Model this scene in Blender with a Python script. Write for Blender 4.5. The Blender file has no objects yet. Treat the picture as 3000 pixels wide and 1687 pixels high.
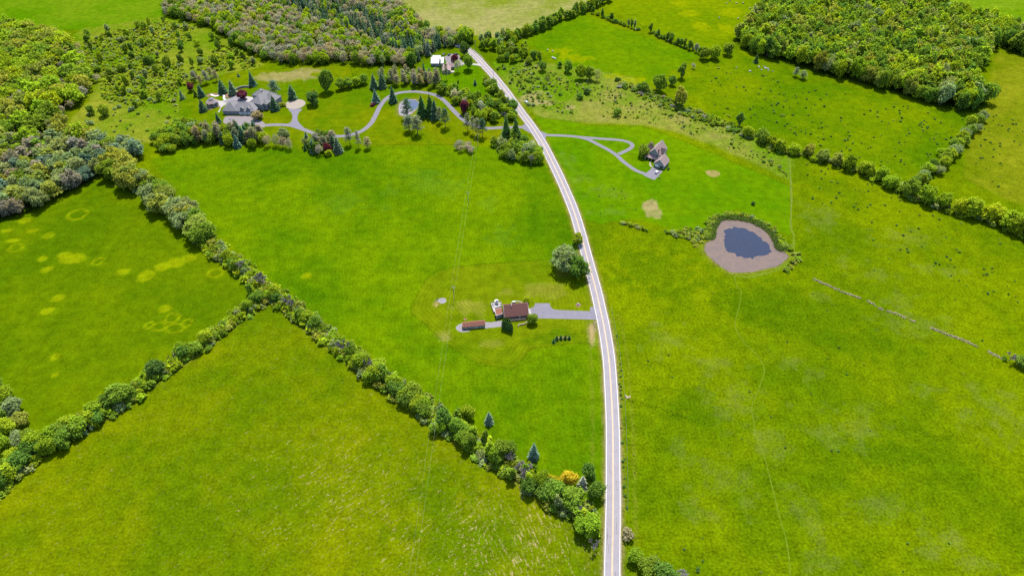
import bpy, bmesh, math, random
import numpy as np
from mathutils import Vector
from mathutils.geometry import tessellate_polygon

# ------------------------------------------------------------------ camera, sky, sun, exposure
scene = bpy.context.scene
R = math.radians
CAM_H, PITCH, FPX = 297.0, R(42.5), 2000.0        # drone altitude (m), tilt below the horizon, focal length for a 3000 px wide frame
camd = bpy.data.cameras.new("camera"); camd.lens = 24.0; camd.sensor_width = 36.0; camd.clip_start = 1.0; camd.clip_end = 20000.0
cam = bpy.data.objects.new("camera", camd); scene.collection.objects.link(cam)
cam.location = (0, 0, CAM_H); cam.rotation_euler = (R(90) - PITCH, 0, 0)
scene.camera = cam
SUN_EL, SUN_AZ = R(63), R(7)                       # sun stands behind the scene, a little to the right
world = bpy.data.worlds.new("World"); scene.world = world; world.use_nodes = True
wn = world.node_tree; bg = wn.nodes["Background"]
sky = wn.nodes.new("ShaderNodeTexSky"); sky.sky_type = 'NISHITA'; sky.sun_disc = False
sky.sun_elevation = SUN_EL; sky.sun_rotation = SUN_AZ
wn.links.new(sky.outputs[0], bg.inputs[0]); bg.inputs[1].default_value = 0.15
sund = bpy.data.lights.new("sun", 'SUN'); sund.energy = 4.6; sund.angle = R(0.5); sund.color = (1.0, 0.95, 0.86)
sun = bpy.data.objects.new("sun", sund); scene.collection.objects.link(sun)
sdir = Vector((math.sin(SUN_AZ) * math.cos(SUN_EL), math.cos(SUN_AZ) * math.cos(SUN_EL), math.sin(SUN_EL)))
sun.rotation_euler = sdir.to_track_quat('Z', 'Y').to_euler(); sun.location = (0, 400, 500)
vs = scene.view_settings
vs.view_transform = 'Standard'; vs.look = 'None'; vs.gamma = 1.0; vs.use_curve_mapping = False; vs.exposure = 1.65
scene.render.engine = 'CYCLES'; scene.cycles.use_denoising = False
scene.cycles.max_bounces = 6; scene.cycles.diffuse_bounces = 4; scene.cycles.glossy_bounces = 2; scene.cycles.transmission_bounces = 3

rng = random.Random(11); nr = np.random.RandomState(5)
COL = scene.collection

# ------------------------------------------------------------------ helpers
_s, _c = math.sin(PITCH), math.cos(PITCH)
def P(x, y, z=0.0):
    """survey point: photograph coordinate (3000 px wide) -> metres on the level z"""
    u = (x - 1500.0) / FPX; v = (y - 843.5) / FPX
    D = _s + v * _c; F = _c - v * _s
    k = (CAM_H - z) / D
    return Vector((u * k, F * k, z))
def P2(pts): return [(P(*p).x, P(*p).y) for p in pts]
def lin(c): return tuple(((v / 255.0) / 12.92 if v / 255.0 <= 0.04045 else ((v / 255.0 + 0.055) / 1.055) ** 2.4) for v in c)
KLIT = 5.35
def A(r, g, b):
    """colour of a sunlit surface -> its albedo"""
    if g > r * 1.05: r, g = min(r * 1.07, 255), g * .99
    return tuple(max(v / KLIT, 0.0003) for v in lin((r, g, b)))

def tag(o, label=None, cat=None, group=None, kind=None):
    if label: o["label"] = label
    if cat: o["category"] = cat
    if group: o["group"] = group
    if kind: o["kind"] = kind
    return o

class MB:
    def __init__(s): s.v = []; s.f = []
    def add(s, vs_, fs_):
        b = len(s.v); s.v += [tuple(p) for p in vs_]; s.f += [tuple(i + b for i in f) for f in fs_]; return s
    def box(s, x0, x1, y0, y1, z0, z1):
        return s.add([(x0,y0,z0),(x1,y0,z0),(x1,y1,z0),(x0,y1,z0),(x0,y0,z1),(x1,y0,z1),(x1,y1,z1),(x0,y1,z1)],
                     [(0,3,2,1),(4,5,6,7),(0,1,5,4),(1,2,6,5),(2,3,7,6),(3,0,4,7)])
    def slab(s, pts, t):
        """planar polygon pts thickened downwards (world z) by t"""
        n = len(pts); lo = [(p[0], p[1], p[2] - t) for p in pts]
        return s.add(list(pts) + lo, [tuple(range(n)), tuple(range(2 * n - 1, n - 1, -1))] +
                     [(i, i + n, (i + 1) % n + n, (i + 1) % n) for i in range(n)])
    def prism(s, poly, z0, z1): return s.slab([(p[0], p[1], z1) for p in poly], z1 - z0)
    def tube(s, a, b, r0, r1, n=6, cap=True):
        a = Vector(a); b = Vector(b); d = (b - a).normalized()
        u = d.orthogonal().normalized(); w = d.cross(u); i0 = len(s.v)
        for q, r in ((a, r0), (b, r1)):
            for k in range(n):
                t = 2 * math.pi * k / n; s.v.append(tuple(q + u * math.cos(t) * r + w * math.sin(t) * r))
        for k in range(n): s.f.append((i0 + k, i0 + (k + 1) % n, i0 + n + (k + 1) % n, i0 + n + k))
        if cap: s.f.append(tuple(i0 + k for k in reversed(range(n)))); s.f.append(tuple(i0 + n + k for k in range(n)))
        return s
    def lathe(s, prof, n=12, c=(0, 0, 0), axis='z'):
        i0 = len(s.v)
        for r, h in prof:
            for k in range(n):
                t = 2 * math.pi * k / n; p = (r * math.cos(t), r * math.sin(t), h)
                if axis == 'x': p = (h, p[0], p[1])
                s.v.append((p[0] + c[0], p[1] + c[1], p[2] + c[2]))
        m = len(prof)
        for j in range(m - 1):
            for k in range(n): s.f.append((i0 + j*n + k, i0 + j*n + (k+1) % n, i0 + (j+1)*n + (k+1) % n, i0 + (j+1)*n + k))
        s.f.append(tuple(i0 + k for k in reversed(range(n)))); s.f.append(tuple(i0 + (m-1)*n + k for k in range(n)))
        return s
    def mesh(s, name, mat=None, smooth=False):
        me = bpy.data.meshes.new(name); me.from_pydata(s.v, [], s.f); me.update()
        if mat: me.materials.append(mat)
        if smooth: me.polygons.foreach_set("use_smooth", [True] * len(me.polygons))
        return me
    def build(s, name, mat, parent=None, smooth=False):
        return link(name, s.mesh(name, mat, smooth), parent)

def link(name, me, parent=None, loc=None, rotz=0.0):
    o = bpy.data.objects.new(name, me); COL.objects.link(o)
    if parent is not None: o.parent = parent
    if loc is not None: o.location = loc
    if rotz: o.rotation_euler = (0, 0, rotz)
    return o
def thing(name, label, cat, loc=(0, 0, 0), rotz=0.0, group=None):
    o = link(name, None, None, loc, rotz); o.empty_display_size = 1.0
    return tag(o, label, cat, group)
def dup(root, loc, rotz, label=None, scale=None):
    r = root.copy(); COL.objects.link(r); r.location = loc; r.rotation_euler = (0, 0, rotz)
    if scale: r.scale = scale
    if label: r["label"] = label
    for ch in root.children:
        c = ch.copy(); COL.objects.link(c); c.parent = r
        for g in ch.children:
            d = g.copy(); COL.objects.link(d); d.parent = c
    return r

_ONE = ["", "first", "second", "third", "fourth", "fifth", "sixth", "seventh", "eighth", "ninth", "tenth", "eleventh", "twelfth", "thirteenth",
        "fourteenth", "fifteenth", "sixteenth", "seventeenth", "eighteenth", "nineteenth"]
_TEN = ["", "", "twenty", "thirty", "forty", "fifty", "sixty", "seventy", "eighty", "ninety"]
def ordinal(n):
    if n < 20: return _ONE[n]
    if n < 100:
        t, o = divmod(n, 10)
        return (_TEN[t][:-1] + "ieth") if o == 0 else _TEN[t] + "-" + _ONE[o]
    h, r = divmod(n, 100)
    return ["", "one", "two", "three"][h] + " hundred " + ("and " + ordinal(r) if r else "th")

def smooth_line(pts, n=6, closed=False):
    q = [Vector((p[0], p[1], 0)) for p in pts]; out = []; m = len(q)
    for i in range(m if closed else m - 1):
        if closed: a, b, c, d = q[(i - 1) % m], q[i], q[(i + 1) % m], q[(i + 2) % m]
        else: a, b, c, d = q[max(i - 1, 0)], q[i], q[i + 1], q[min(i + 2, m - 1)]
        for k in range(n):
            t = k / n; t2 = t * t; t3 = t2 * t
            out.append(0.5 * ((2 * b) + (-a + c) * t + (2 * a - 5 * b + 4 * c - d) * t2 + (-a + 3 * b - 3 * c + d) * t3))
    if not closed: out.append(q[-1].copy())
    return [(p.x, p.y) for p in out]
def along(line, sp):
    out = []; d = 0.0; nxt = 0.0
    for i in range(len(line) - 1):
        a, b = line[i], line[i + 1]; l = math.hypot(b[0]-a[0], b[1]-a[1])
        while nxt <= d + l: t = (nxt - d) / l; out.append((a[0] + (b[0]-a[0]) * t, a[1] + (b[1]-a[1]) * t)); nxt += sp
        d += l
    return out
def offset(line, d):
    out = []
    for i, p in enumerate(line):
        a = line[max(i - 1, 0)]; b = line[min(i + 1, len(line) - 1)]
        tx, ty = b[0] - a[0], b[1] - a[1]; l = math.hypot(tx, ty) or 1
        dd = d[i] if isinstance(d, (list, tuple)) else d
        out.append((p[0] - ty / l * dd, p[1] + tx / l * dd))
    return out
def ribbon(line, d0, d1, z, mb=None):
    mb = mb or MB(); a = offset(line, d0); b = offset(line, d1); n = len(line)
    vs_ = [(p[0], p[1], z) for p in a] + [(p[0], p[1], z) for p in b]
    mb.add(vs_, [(i, i + 1, n + i + 1, n + i) if True else 0 for i in range(n - 1)])
    # faces must look up
    return mb
def up(me):
    bm = bmesh.new(); bm.from_mesh(me)
    for f in bm.faces:
        f.normal_update()
        if f.normal.z < 0: f.normal_flip()
    bm.to_mesh(me); bm.free(); return me
def sheet(name, poly, z, mat):
    tri = tessellate_polygon([[Vector((p[0], p[1], 0)) for p in poly]])
    me = bpy.data.meshes.new(name); me.from_pydata([(p[0], p[1], z) for p in poly], [], [tuple(t) for t in tri]); me.update(); up(me)
    me.materials.append(mat); return tag(link(name, me), kind="structure")

# ------------------------------------------------------------------ materials
def nodes(name):
    m = bpy.data.materials.new(name); m.use_nodes = True; nt = m.node_tree
    return m, nt, nt.nodes["Principled BSDF"]
def N(nt, t, **kw):
    n = nt.nodes.new(t)
    for k, v in kw.items(): setattr(n, k, v)
    return n
def noise(nt, scale, detail=2.0, vec=None, rough=0.55):
    n = N(nt, "ShaderNodeTexNoise"); n.inputs["Scale"].default_value = scale; n.inputs["Detail"].default_value = detail; n.inputs["Roughness"].default_value = rough
    if vec is not None: nt.links.new(vec, n.inputs["Vector"])
    return n.outputs["Fac"]
def math_(nt, op, a, b=None, c=None, clamp=False):
    n = N(nt, "ShaderNodeMath", operation=op); n.use_clamp = clamp
    for i, v in enumerate((a, b, c)):
        if v is None: continue
        if isinstance(v, (int, float)): n.inputs[i].default_value = v
        else: nt.links.new(v, n.inputs[i])
    return n.outputs[0]
def mixc(nt, fac, a, b, blend='MIX'):
    n = N(nt, "ShaderNodeMix", data_type='RGBA', blend_type=blend)
    for sck, v in ((n.inputs[0], fac), (n.inputs[6], a), (n.inputs[7], b)):
        if isinstance(v, (int, float)): sck.default_value = v
        elif isinstance(v, tuple): sck.default_value = (v[0], v[1], v[2], 1)
        else: nt.links.new(v, sck)
    return n.outputs[2]
def surf(name, col, col2=None, scale=3.0, rough=0.85, spec=0.2, bump=0.0, scale2=None, metal=0.0, detail=4.0, k=.505):
    m, nt, b = nodes(name); col = tuple(c * k for c in col); col2 = col2 and tuple(c * k for c in col2)
    tc = N(nt, "ShaderNodeTexCoord"); v = tc.outputs["Object"]
    if col2 is None: col2 = tuple(c * 0.72 for c in col)
    f = noise(nt, scale, detail, v)
    f = math_(nt, 'MULTIPLY_ADD', f, 2.2, -0.6, clamp=True)
    c = mixc(nt, f, col, col2)
    if scale2:
        g = noise(nt, scale2, 3.0, v); g = math_(nt, 'MULTIPLY_ADD', g, 0.5, 0.75)
        gg = N(nt, "ShaderNodeCombineColor"); [nt.links.new(g, gg.inputs[i]) for i in range(3)]
        c = mixc(nt, 1.0, c, gg.outputs[0], 'MULTIPLY')
    nt.links.new(c, b.inputs["Base Color"]); b.inputs["Roughness"].default_value = rough; b.inputs["Metallic"].default_value = metal
    b.inputs["Specular IOR Level"].default_value = spec
    if bump:
        bp = N(nt, "ShaderNodeBump"); bp.inputs["Strength"].default_value = bump; bp.inputs["Distance"].default_value = 0.05
        nt.links.new(noise(nt, scale * 6, 3.0, v), bp.inputs["Height"]); nt.links.new(bp.outputs[0], b.inputs["Normal"])
    return m
def leaf_mat(name, per_object):
    m, nt, b = nodes(name); nt.nodes.remove(b)
    out = nt.nodes["Material Output"]
    if per_object: tint = N(nt, "ShaderNodeObjectInfo").outputs["Color"]
    else: tint = N(nt, "ShaderNodeAttribute", attribute_name="tint").outputs["Color"]
    lv = N(nt, "ShaderNodeAttribute", attribute_name="leafv").outputs["Fac"]
    k = math_(nt, 'MULTIPLY_ADD', lv, .7, 0.68)
    kk = N(nt, "ShaderNodeCombineColor"); nt.links.new(math_(nt, 'MULTIPLY', k, 1.0), kk.inputs[0]); nt.links.new(k, kk.inputs[1]); nt.links.new(k, kk.inputs[2])
    c = mixc(nt, 1.0, tint, kk.outputs[0], 'MULTIPLY')
    warm = mixc(nt, 1.0, c, (1.25, 1.15, 0.5), 'MULTIPLY')
    d = N(nt, "ShaderNodeBsdfDiffuse"); t = N(nt, "ShaderNodeBsdfTranslucent"); mx = N(nt, "ShaderNodeMixShader"); mx.inputs[0].default_value = 0.5
    nt.links.new(c, d.inputs[0]); nt.links.new(warm, t.inputs[0]); nt.links.new(d.outputs[0], mx.inputs[1]); nt.links.new(t.outputs[0], mx.inputs[2])
    nt.links.new(mx.outputs[0], out.inputs[0]); return m
LEAF = leaf_mat("leaves", True); LEAFS = leaf_mat("leaves_mass", False)
M = dict(
    asphalt=surf("road_asphalt", (.262, .243, .266), (.225, .208, .228), .25, 1.0, .0, .0, 3.0, k=.505),
    drive=surf("driveway_asphalt", (.185, .172, .205), (.155, .147, .178), .35, 1.0, .0, 0, 4.0),
    line_w=surf("white_road_paint", (.80, .79, .74), (.6, .58, .53), .6, .7),
    line_y=surf("yellow_road_paint", (.66, .47, .20), (.50, .37, .19), .6, .7),
    seal=surf("crack_sealant", (.11, .10, .105), None, 1.0, .7),
    gravel=surf("gravel", (.26, .22, .15), (.15, .14, .06), .8, .95, .1, .2, 6.0),
    pale_gravel=surf("pale_gravel", (.24, .22, .24), (.185, .175, .195), .9, 1, .0, .2, 6.0),
    concrete=surf("concrete", (.30, .255, .215), (.255, .22, .19), .5, 1, .0, 0, 5.0),
    white_conc=surf("white_concrete", (.37, .35, .34), (.30, .285, .285), .6, 1, .0, 0, 5.0),
    shingle_red=surf("red_brown_shingle", (.165, .070, .060), (.125, .058, .052), .7, .9, .1, .25, 8.0),
    shingle_lit=surf("lit_red_shingle", (.23, .095, .065), (.18, .078, .055), .7, .9, .1, .25, 8.0),  # lighter red paints in the stronger light on lower-pitched roofs
    shingle_pink=surf("weathered_brown_shingle", (.30, .215, .205), (.245, .175, .17), .7, .9, .1, .25, 8.0),
    shingle_grey=surf("grey_slate_roof", (.19, .182, .19), (.155, .15, .158), .7, .8, .2, .25, 8.0),
    shingle_dark=surf("dark_brown_shingle", (.12, .09, .09), (.09, .07, .07), .7, .9, .1, .25, 8.0),
    white_roof=surf("white_metal_roof", (.82, .81, .80), (.72, .71, .72), .4, .5, .3),
    siding_grey=surf("grey_siding", (.30, .30, .31), (.25, .25, .26), .6, .8),
    siding_tan=surf("tan_siding", (.42, .37, .31), (.36, .32, .27), .6, .8),
    siding_wood=surf("brown_wood_siding", (.13, .085, .06), (.10, .065, .045), .8, .85),
    siding_green=surf("sage_siding", (.33, .34, .31), (.28, .29, .27), .6, .8),
    stone_wall=surf("grey_stone", (.34, .32, .31), (.22, .21, .21), 1.2, .9, .1, .3, 5.0),
    fieldstone=surf("pale_fieldstone", (.42, .335, .235), (.25, .195, .13), 1.4, .9, .1, .3, 5.0),
    white=surf("white_trim", (.78, .77, .74), (.70, .69, .67), 1.0, .6),
    glass=surf("window_glass", (.035, .045, .055), (.05, .06, .075), .7, .08, .6),
    garage=surf("pale_garage_door", (.88, .90, .93), (.80, .83, .87), 1.0, .6),
    dark=surf("dark_metal", (.03, .03, .035), None, 1.0, .4, .5),
    rubber=surf("black_rubber", (.02, .02, .02), None, 1.0, .8),
    carw=surf("white_car_paint", (.75, .76, .77), (.70, .71, .72), .5, .25, .6),
    carb=surf("dark_blue_car_paint", (.015, .02, .045), (.02, .028, .06), .5, .2, .6),
    cark=surf("black_car_paint", (.012, .012, .016), None, .5, .2, .6),
    carg=surf("grey_car_paint", (.12, .13, .15), None, .5, .25, .6),
    lamp=surf("headlight_glass", (.7, .7, .68), None, 1, .1, .6), red=surf("red_plastic", (.3, .02, .02), None, 1, .3, .5),
    bark=surf("tree_bark", (.13, .105, .085), (.085, .068, .055), 2.0, .95, .05),
    greybark=surf("grey_bark", (.30, .275, .26), (.21, .19, .185), 2.0, .95, .05),
    wood=surf("weathered_pole_wood", (.26, .22, .19), (.19, .165, .145), 1.5, .9),
    wood_dark=surf("dark_deck_wood", (.10, .07, .055), None, 1.5, .9),
    wire=surf("aluminium_wire", (.22, .26, .12), None, 1, .5, .4),
    galv=surf("galvanised_steel", (.5, .5, .5), (.4, .4, .41), 1, .5, .4, 0, None, .5),
    mulch=surf("mulch", (.22, .13, .09), (.14, .085, .06), 1.5, .95, .05, .3),
    earth=surf("bare_earth", (.36, .27, .17), (.26, .20, .12), .6, .95, .05, .2),
    path=surf("worn_grass_track", A(150, 180, 44), A(104, 152, 0), .5, .95, .05, k=1),
    tuft=surf("straw_verge", A(205, 185, 120), A(150, 160, 40), .3, .95, .05, .2, k=1),
    bale=surf("straw_bale", (.38, .36, .26), (.27, .25, .16), 3.0, .95, .05, .3), wrap=surf("white_bale_wrap", (.7, .73, .68), None, 2.0, .4, .4),
    blue=surf("navy_canvas", (.05, .06, .16), None, 1, .8), purple=surf("grey_paver", (.22, .195, .20), (.175, .155, .165), 1.0, 1, .0, 0, 6.0),
    orange=surf("orange_trim_board", (.50, .26, .12), None, 1, .8), red_brick=surf("terracotta", (.42, .2, .14), None, 2, .9),
)
def water_mat(name, col, col2):
    m, nt, b = nodes(name); tc = N(nt, "ShaderNodeTexCoord"); v = tc.outputs["Object"]
    f = math_(nt, 'MULTIPLY_ADD', noise(nt, .25, 6, v, .7), 3.0, -1.0, clamp=True)
    nt.links.new(mixc(nt, f, col, col2), b.inputs["Base Color"]); b.inputs["Roughness"].default_value = 0.06; b.inputs["IOR"].default_value = 1.33
    bp = N(nt, "ShaderNodeBump"); bp.inputs["Strength"].default_value = 0.05; bp.inputs["Distance"].default_value = 0.05
    nt.links.new(noise(nt, 1.5, 3, v), bp.inputs["Height"]); nt.links.new(bp.outputs[0], b.inputs["Normal"]); return m
M["water"] = water_mat("pond_water", (.006, .009, .020), (.008, .011, .023))  # slate blue in the base colour stands in for part of the sky reflection
M["water2"] = water_mat("small_pond_water", (.022, .03, .05), (.03, .038, .06))
def algae_mat():
    m, nt, b = nodes("pond_algae"); tc = N(nt, "ShaderNodeTexCoord"); v = tc.outputs["Object"]
    f = math_(nt, 'MULTIPLY_ADD', noise(nt, .18, 6, v, .7), 3.0, -1.0, clamp=True)
    c = mixc(nt, f, (.082, .059, .049), (.056, .047, .049))
    g = math_(nt, 'MULTIPLY_ADD', noise(nt, 1.3, 4, v), 2.6, -.9, clamp=True)
    c = mixc(nt, math_(nt, 'MULTIPLY', g, .45), c, (.11, .084, .068))
    nt.links.new(c, b.inputs["Base Color"]); b.inputs["Roughness"].default_value = 1.0; b.inputs["Specular IOR Level"].default_value = 0.0; return m
M["algae"] = algae_mat()

# ------------------------------------------------------------------ the ground
ROAD = smooth_line(P2([(1793.2, 1900), (1793.6, 1687), (1794.3, 1611), (1796.3, 1476), (1796.0, 1340), (1794.8, 1240), (1789, 1120), (1782.5, 1040), (1769.5, 957),
    (1757.3, 900), (1744.5, 844), (1723, 765), (1703, 690), (1682.5, 622), (1657.6, 560), (1627, 493), (1596, 432), (1578, 401), (1558, 370), (1533, 337), (1506, 300),
    (1481.5, 266.5), (1449, 226), (1418, 192), (1397.4, 170), (1376, 152), (1345, 134), (1300, 115), (1230, 92), (1120, 62)]), 8)
POND_OUT = P2([(2117, 646), (2104, 662), (2097, 678), (2094, 700), (2068, 714), (2066, 737), (2097, 769), (2141, 797), (2199, 796), (2250, 785), (2279, 778), (2309, 752),
    (2297, 738), (2276, 728), (2262, 703), (2243, 677), (2199, 653), (2158, 645)])
POND_IN = P2([(2130, 672), (2164, 665), (2205, 680), (2235, 702), (2257, 727), (2250, 742), (2220, 752), (2195, 757), (2160, 748), (2128, 732), (2119, 710), (2124, 690)])
POND2 = P2([(1178, 296), (1196, 291), (1218, 292), (1228, 302), (1222, 318), (1203, 335), (1184, 340), (1170, 336), (1167, 318), (1170, 304)])
LOT = P2([(1640, 757), (1500, 768), (1330, 782), (1272, 797), (1240, 830), (1215, 880), (1204, 915), (1240, 945), (1270, 975), (1300, 1002), (1340, 1032), (1400, 1062), (1460, 1076),
    (1506, 1079), (1532, 1052), (1550, 1026), (1600, 1016), (1680, 1005), (1732, 1009), (1748, 990), (1738, 900), (1715, 800), (1690, 760)])
LAWN2 = P2([(1568, 338), (1600, 349), (1660, 353), (1720, 367), (1800, 370), (1880, 370), (1945, 392), (2030, 425), (2160, 480), (2314, 546), (2314, 690), (2250, 672), (2160, 612),
    (2085, 652), (2050, 690), (1960, 668), (1850, 640), (1760, 655), (1705, 640), (1650, 520), (1598, 400)])
ESTATE = P2([(527, 335), (528, 300), (560, 268), (600, 240), (650, 220), (720, 206), (860, 200), (960, 190), (1026, 197), (1035, 225), (1085, 238), (1150, 250), (1250, 262), (1330, 310), (1400, 360), (1540, 365), (1532, 395), (1440, 412),
    (1300, 425), (1120, 426), (1050, 430), (900, 425), (760, 405), (640, 392), (560, 362)])

def sdpoly(poly, X, Y):
    pts = np.array(poly); d = np.full(X.shape, 1e9); ins = np.zeros(X.shape, bool)
    for i in range(len(pts)):
        a = pts[i]; b = pts[(i + 1) % len(pts)]; e = b - a
        wx = X - a[0]; wy = Y - a[1]; t = np.clip((wx * e[0] + wy * e[1]) / (e @ e + 1e-9), 0, 1)
        d = np.minimum(d, np.hypot(wx - t * e[0], wy - t * e[1]))
        c1 = (a[1] > Y) != (b[1] > Y)
        if abs(e[1]) > 1e-9: ins ^= c1 & (X < e[0] * (Y - a[1]) / e[1] + a[0])
    return np.where(ins, -d, d)
def dline(line, X, Y):
    pts = np.array(line); d = np.full(X.shape, 1e9)
    for i in range(len(pts) - 1):
        a = pts[i]; e = pts[i + 1] - a; wx = X - a[0]; wy = Y - a[1]
        t = np.clip((wx * e[0] + wy * e[1]) / (e @ e + 1e-9), 0, 1)
        d = np.minimum(d, np.hypot(wx - t * e[0], wy - t * e[1]))
    return d
def vnoise(X, Y, s, seed):
    x = X / s + seed * 17.3; y = Y / s - seed * 9.1; xi = np.floor(x).astype(np.int64); yi = np.floor(y).astype(np.int64); fx = x - xi; fy = y - yi
    fx = fx * fx * (3 - 2 * fx); fy = fy * fy * (3 - 2 * fy)
    def h(a, b):
        n = (a * 374761393 + b * 668265263 + seed * 982451653) & 0x7fffffff; n = ((n ^ (n >> 13)) * 1274126177) & 0x7fffffff
        return ((n ^ (n >> 16)) & 0xffff) / 65535.0
    return (h(xi, yi) * (1 - fx) + h(xi + 1, yi) * fx) * (1 - fy) + (h(xi, yi + 1) * (1 - fx) + h(xi + 1, yi + 1) * fx) * fy
def fbm(X, Y, s, seed, o=4): return sum(vnoise(X, Y, s / 2 ** k, seed + k) * .5 ** k for k in range(o)) / sum(.5 ** k for k in range(o))

def axis(segs):
    out = [segs[0][0]]
    for a, b, st in segs:
        n = max(1, round((b - a) / st)); out += [a + (b - a) * (k + 1) / n for k in range(n)]
    return np.array(out)
gx = axis([(-9000, -2000, 1000), (-2000, -760, 62), (-760, -340, 2.6), (-340, 340, 1.5), (340, 760, 2.6), (760, 2000, 62), (2000, 9000, 1000)])
gy = axis([(-6000, -1000, 1000), (-1000, 60, 106), (60, 120, 6), (120, 400, 1.35), (400, 640, 2.0), (640, 900, 3.0), (900, 1500, 24), (1500, 12000, 1000)])
GX, GY = np.meshgrid(gx, gy); X = GX.ravel(); Y = GY.ravel(); NV = X.size
base = np.zeros((NV, 3)); aux = np.zeros((NV, 4)); mow = np.zeros((NV, 3)); Z = np.zeros(NV)
n40 = fbm(X, Y, 60, 1); n15 = fbm(X, Y, 16, 7); n5 = fbm(X, Y, 5, 13, 3)
edge = (fbm(X, Y, 9, 21) - .5) * 5
def blend(m, col): base[:] = base * (1 - m[:, None]) + np.array(col) * m[:, None]
def two(c1, c2, n, lo=.35, hi=.65):
    t = np.clip((n - lo) / (hi - lo), 0, 1)[:, None]; return np.array(c1) * (1 - t) + np.array(c2) * t
mix_n = n40 * .5 + n15 * .35 + n5 * .15
def mask(poly, soft=1.5, rag=1.0): return np.clip(.5 - (sdpoly(poly, X, Y) + edge * rag) / (2 * soft), 0, 1)
def region(px, c1, c2, soft=2.0, rag=1.0, straw=0.0, stripe=0.0, mott=1.0, world=False):
    m = mask(px if world else P2(px), soft, rag); c = two(c1, c2, mix_n)
    base[:] = base * (1 - m[:, None]) + c * m[:, None]
    aux[:] = aux * (1 - m[:, None]) + np.array([straw, stripe, mott, 0]) * m[:, None]
    return m
def blob(x, y, rx, ry, col, amt=1.0, ring=False, rag=.35, dry=False):
    """a patch with its own colour; rx, ry as it measures in the survey"""
    c = P(x, y); a = abs(P(x + rx, y).x - P(x - rx, y).x) / 2; b = abs(P(x, y - ry).y - P(x, y + ry).y) / 2
    sel = (np.abs(X - c.x) < a * 2 + 6) & (np.abs(Y - c.y) < b * 2 + 6)
    if not sel.any(): return
    r = np.hypot((X[sel] - c.x) / a, (Y[sel] - c.y) / b) + (n5[sel] - .5) * rag * 2.2
    w = 1.2 / min(a, b)
    m = np.clip((1 - r) / w + .5, 0, 1) if not ring else np.clip(1 - np.abs(r - .85) / max(.22, w * .8), 0, 1)
    if dry:
        m = np.clip(1.25 - r, 0, 1) * amt; aux[sel, 3] = np.maximum(aux[sel, 3], m); return
    m = (m * amt * (np.clip(.35 + 1.3 * n5[sel], 0, 1)))[:, None]
    base[sel] = base[sel] * (1 - m) + np.array(col) * m

# pasture right of the road is the default
base[:] = two(A(102, 145, 0), A(133, 167, 4), mix_n); aux[:, 2] = 1.2
mow[:, 0] = Y; mow[:, 1] = X * .97 + Y * .12
region([(440, 470), (560, 425), (900, 440), (1120, 425), (1440, 430), (1600, 480), (1650, 600), (1700, 730), (1745, 900), (1775, 1100), (1790, 1560), (1500, 1330), (1200, 1120), (830, 860), (600, 650)], A(88, 143, 0), A(122, 168, 0), mott=.85, stripe=.05)
region([(815, 868), (1200, 1130), (1480, 1325), (1640, 1425), (1780, 1560), (1785, 1800), (-300, 1800), (-200, 1500), (0, 1450), (250, 1270), (450, 1120), (700, 930)], A(106, 146, 0), A(138, 163, 4), straw=.35)
region([(-10, 655), (200, 590), (330, 515), (420, 560), (600, 720), (800, 850), (700, 890), (450, 1060), (250, 1180), (100, 1290), (-300, 1330), (-400, 700)], A(95, 140, 0), A(120, 157, 0), mott=.7)
region([(1770, 25), (2060, 150), (2200, 90), (2260, 30), (2400, -60), (1900, -80), (1780, -20)], A(118, 162, 0), A(140, 175, 0), mott=.6)
region([(1520, 118), (1580, 92), (1700, 34), (1800, 78), (2060, 162), (1900, 245), (1850, 222), (1700, 205), (1640, 188), (1590, 150)], A(98, 155, 0), A(122, 170, 0), mott=.6)
region([(1150, -80), (1180, 0), (1240, 80), (1440, 110), (1500, 118), (1640, 55), (1800, -10), (1800, -80)], A(140, 170, 45), A(190, 188, 110), straw=.5)
region([(-300, 80), (90, 95), (200, 85), (350, 95), (480, 60), (500, 0), (520, -80), (-400, -80)], A(98, 160, 0), A(125, 172, 22), mott=.6)
region([(2700, 20), (2850, 60), (3000, 95), (3300, 150), (3300, -100), (2680, -80)], A(118, 172, 14), A(142, 185, 40), mott=.6)
region([(2880, 330), (2840, 400), (2820, 520), (3150, 680), (3300, 300), (3000, 160), (2920, 150)], A(118, 150, 10), A(150, 170, 30))
region([(2060, 180), (2150, 150), (2330, 215), (2600, 290), (2875, 345), (2820, 410), (2740, 480), (2660, 550), (2500, 480), (2300, 400), (2100, 340), (1990, 250)], A(96, 146, 0), A(128, 165, 5))
region([(1440, 185), (1500, 170), (1640, 190), (1850, 228), (2000, 318), (2150, 370), (2330, 440), (2315, 530), (2220, 482), (2100, 430), (1980, 385), (1880, 366), (1720, 360), (1580, 345), (1500, 270)], A(112, 165, 16), A(158, 176, 70), straw=.12, mott=1.3)
region([(235, 85), (480, 50), (620, 90), (770, 190), (700, 225), (560, 245), (535, 290), (535, 350), (440, 420), (240, 400), (190, 370), (260, 300), (290, 230), (200, 130)], A(112, 162, 14), A(158, 178, 52), mott=1.3)
W1 = P2([(2150, 122), (2190, 75), (2230, 40), (2290, -30), (2690, -30), (2740, 28), (2830, 62), (2934, 82), (3000, 105), (3080, 130), (3080, 195), (3000, 168), (2935, 142), (2880, 160), (2872, 195),
         (2836, 218), (2850, 260), (2890, 300), (2878, 332), (2800, 326), (2740, 312), (2610, 268), (2490, 238), (2380, 212), (2300, 188), (2240, 170), (2180, 148)])
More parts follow.
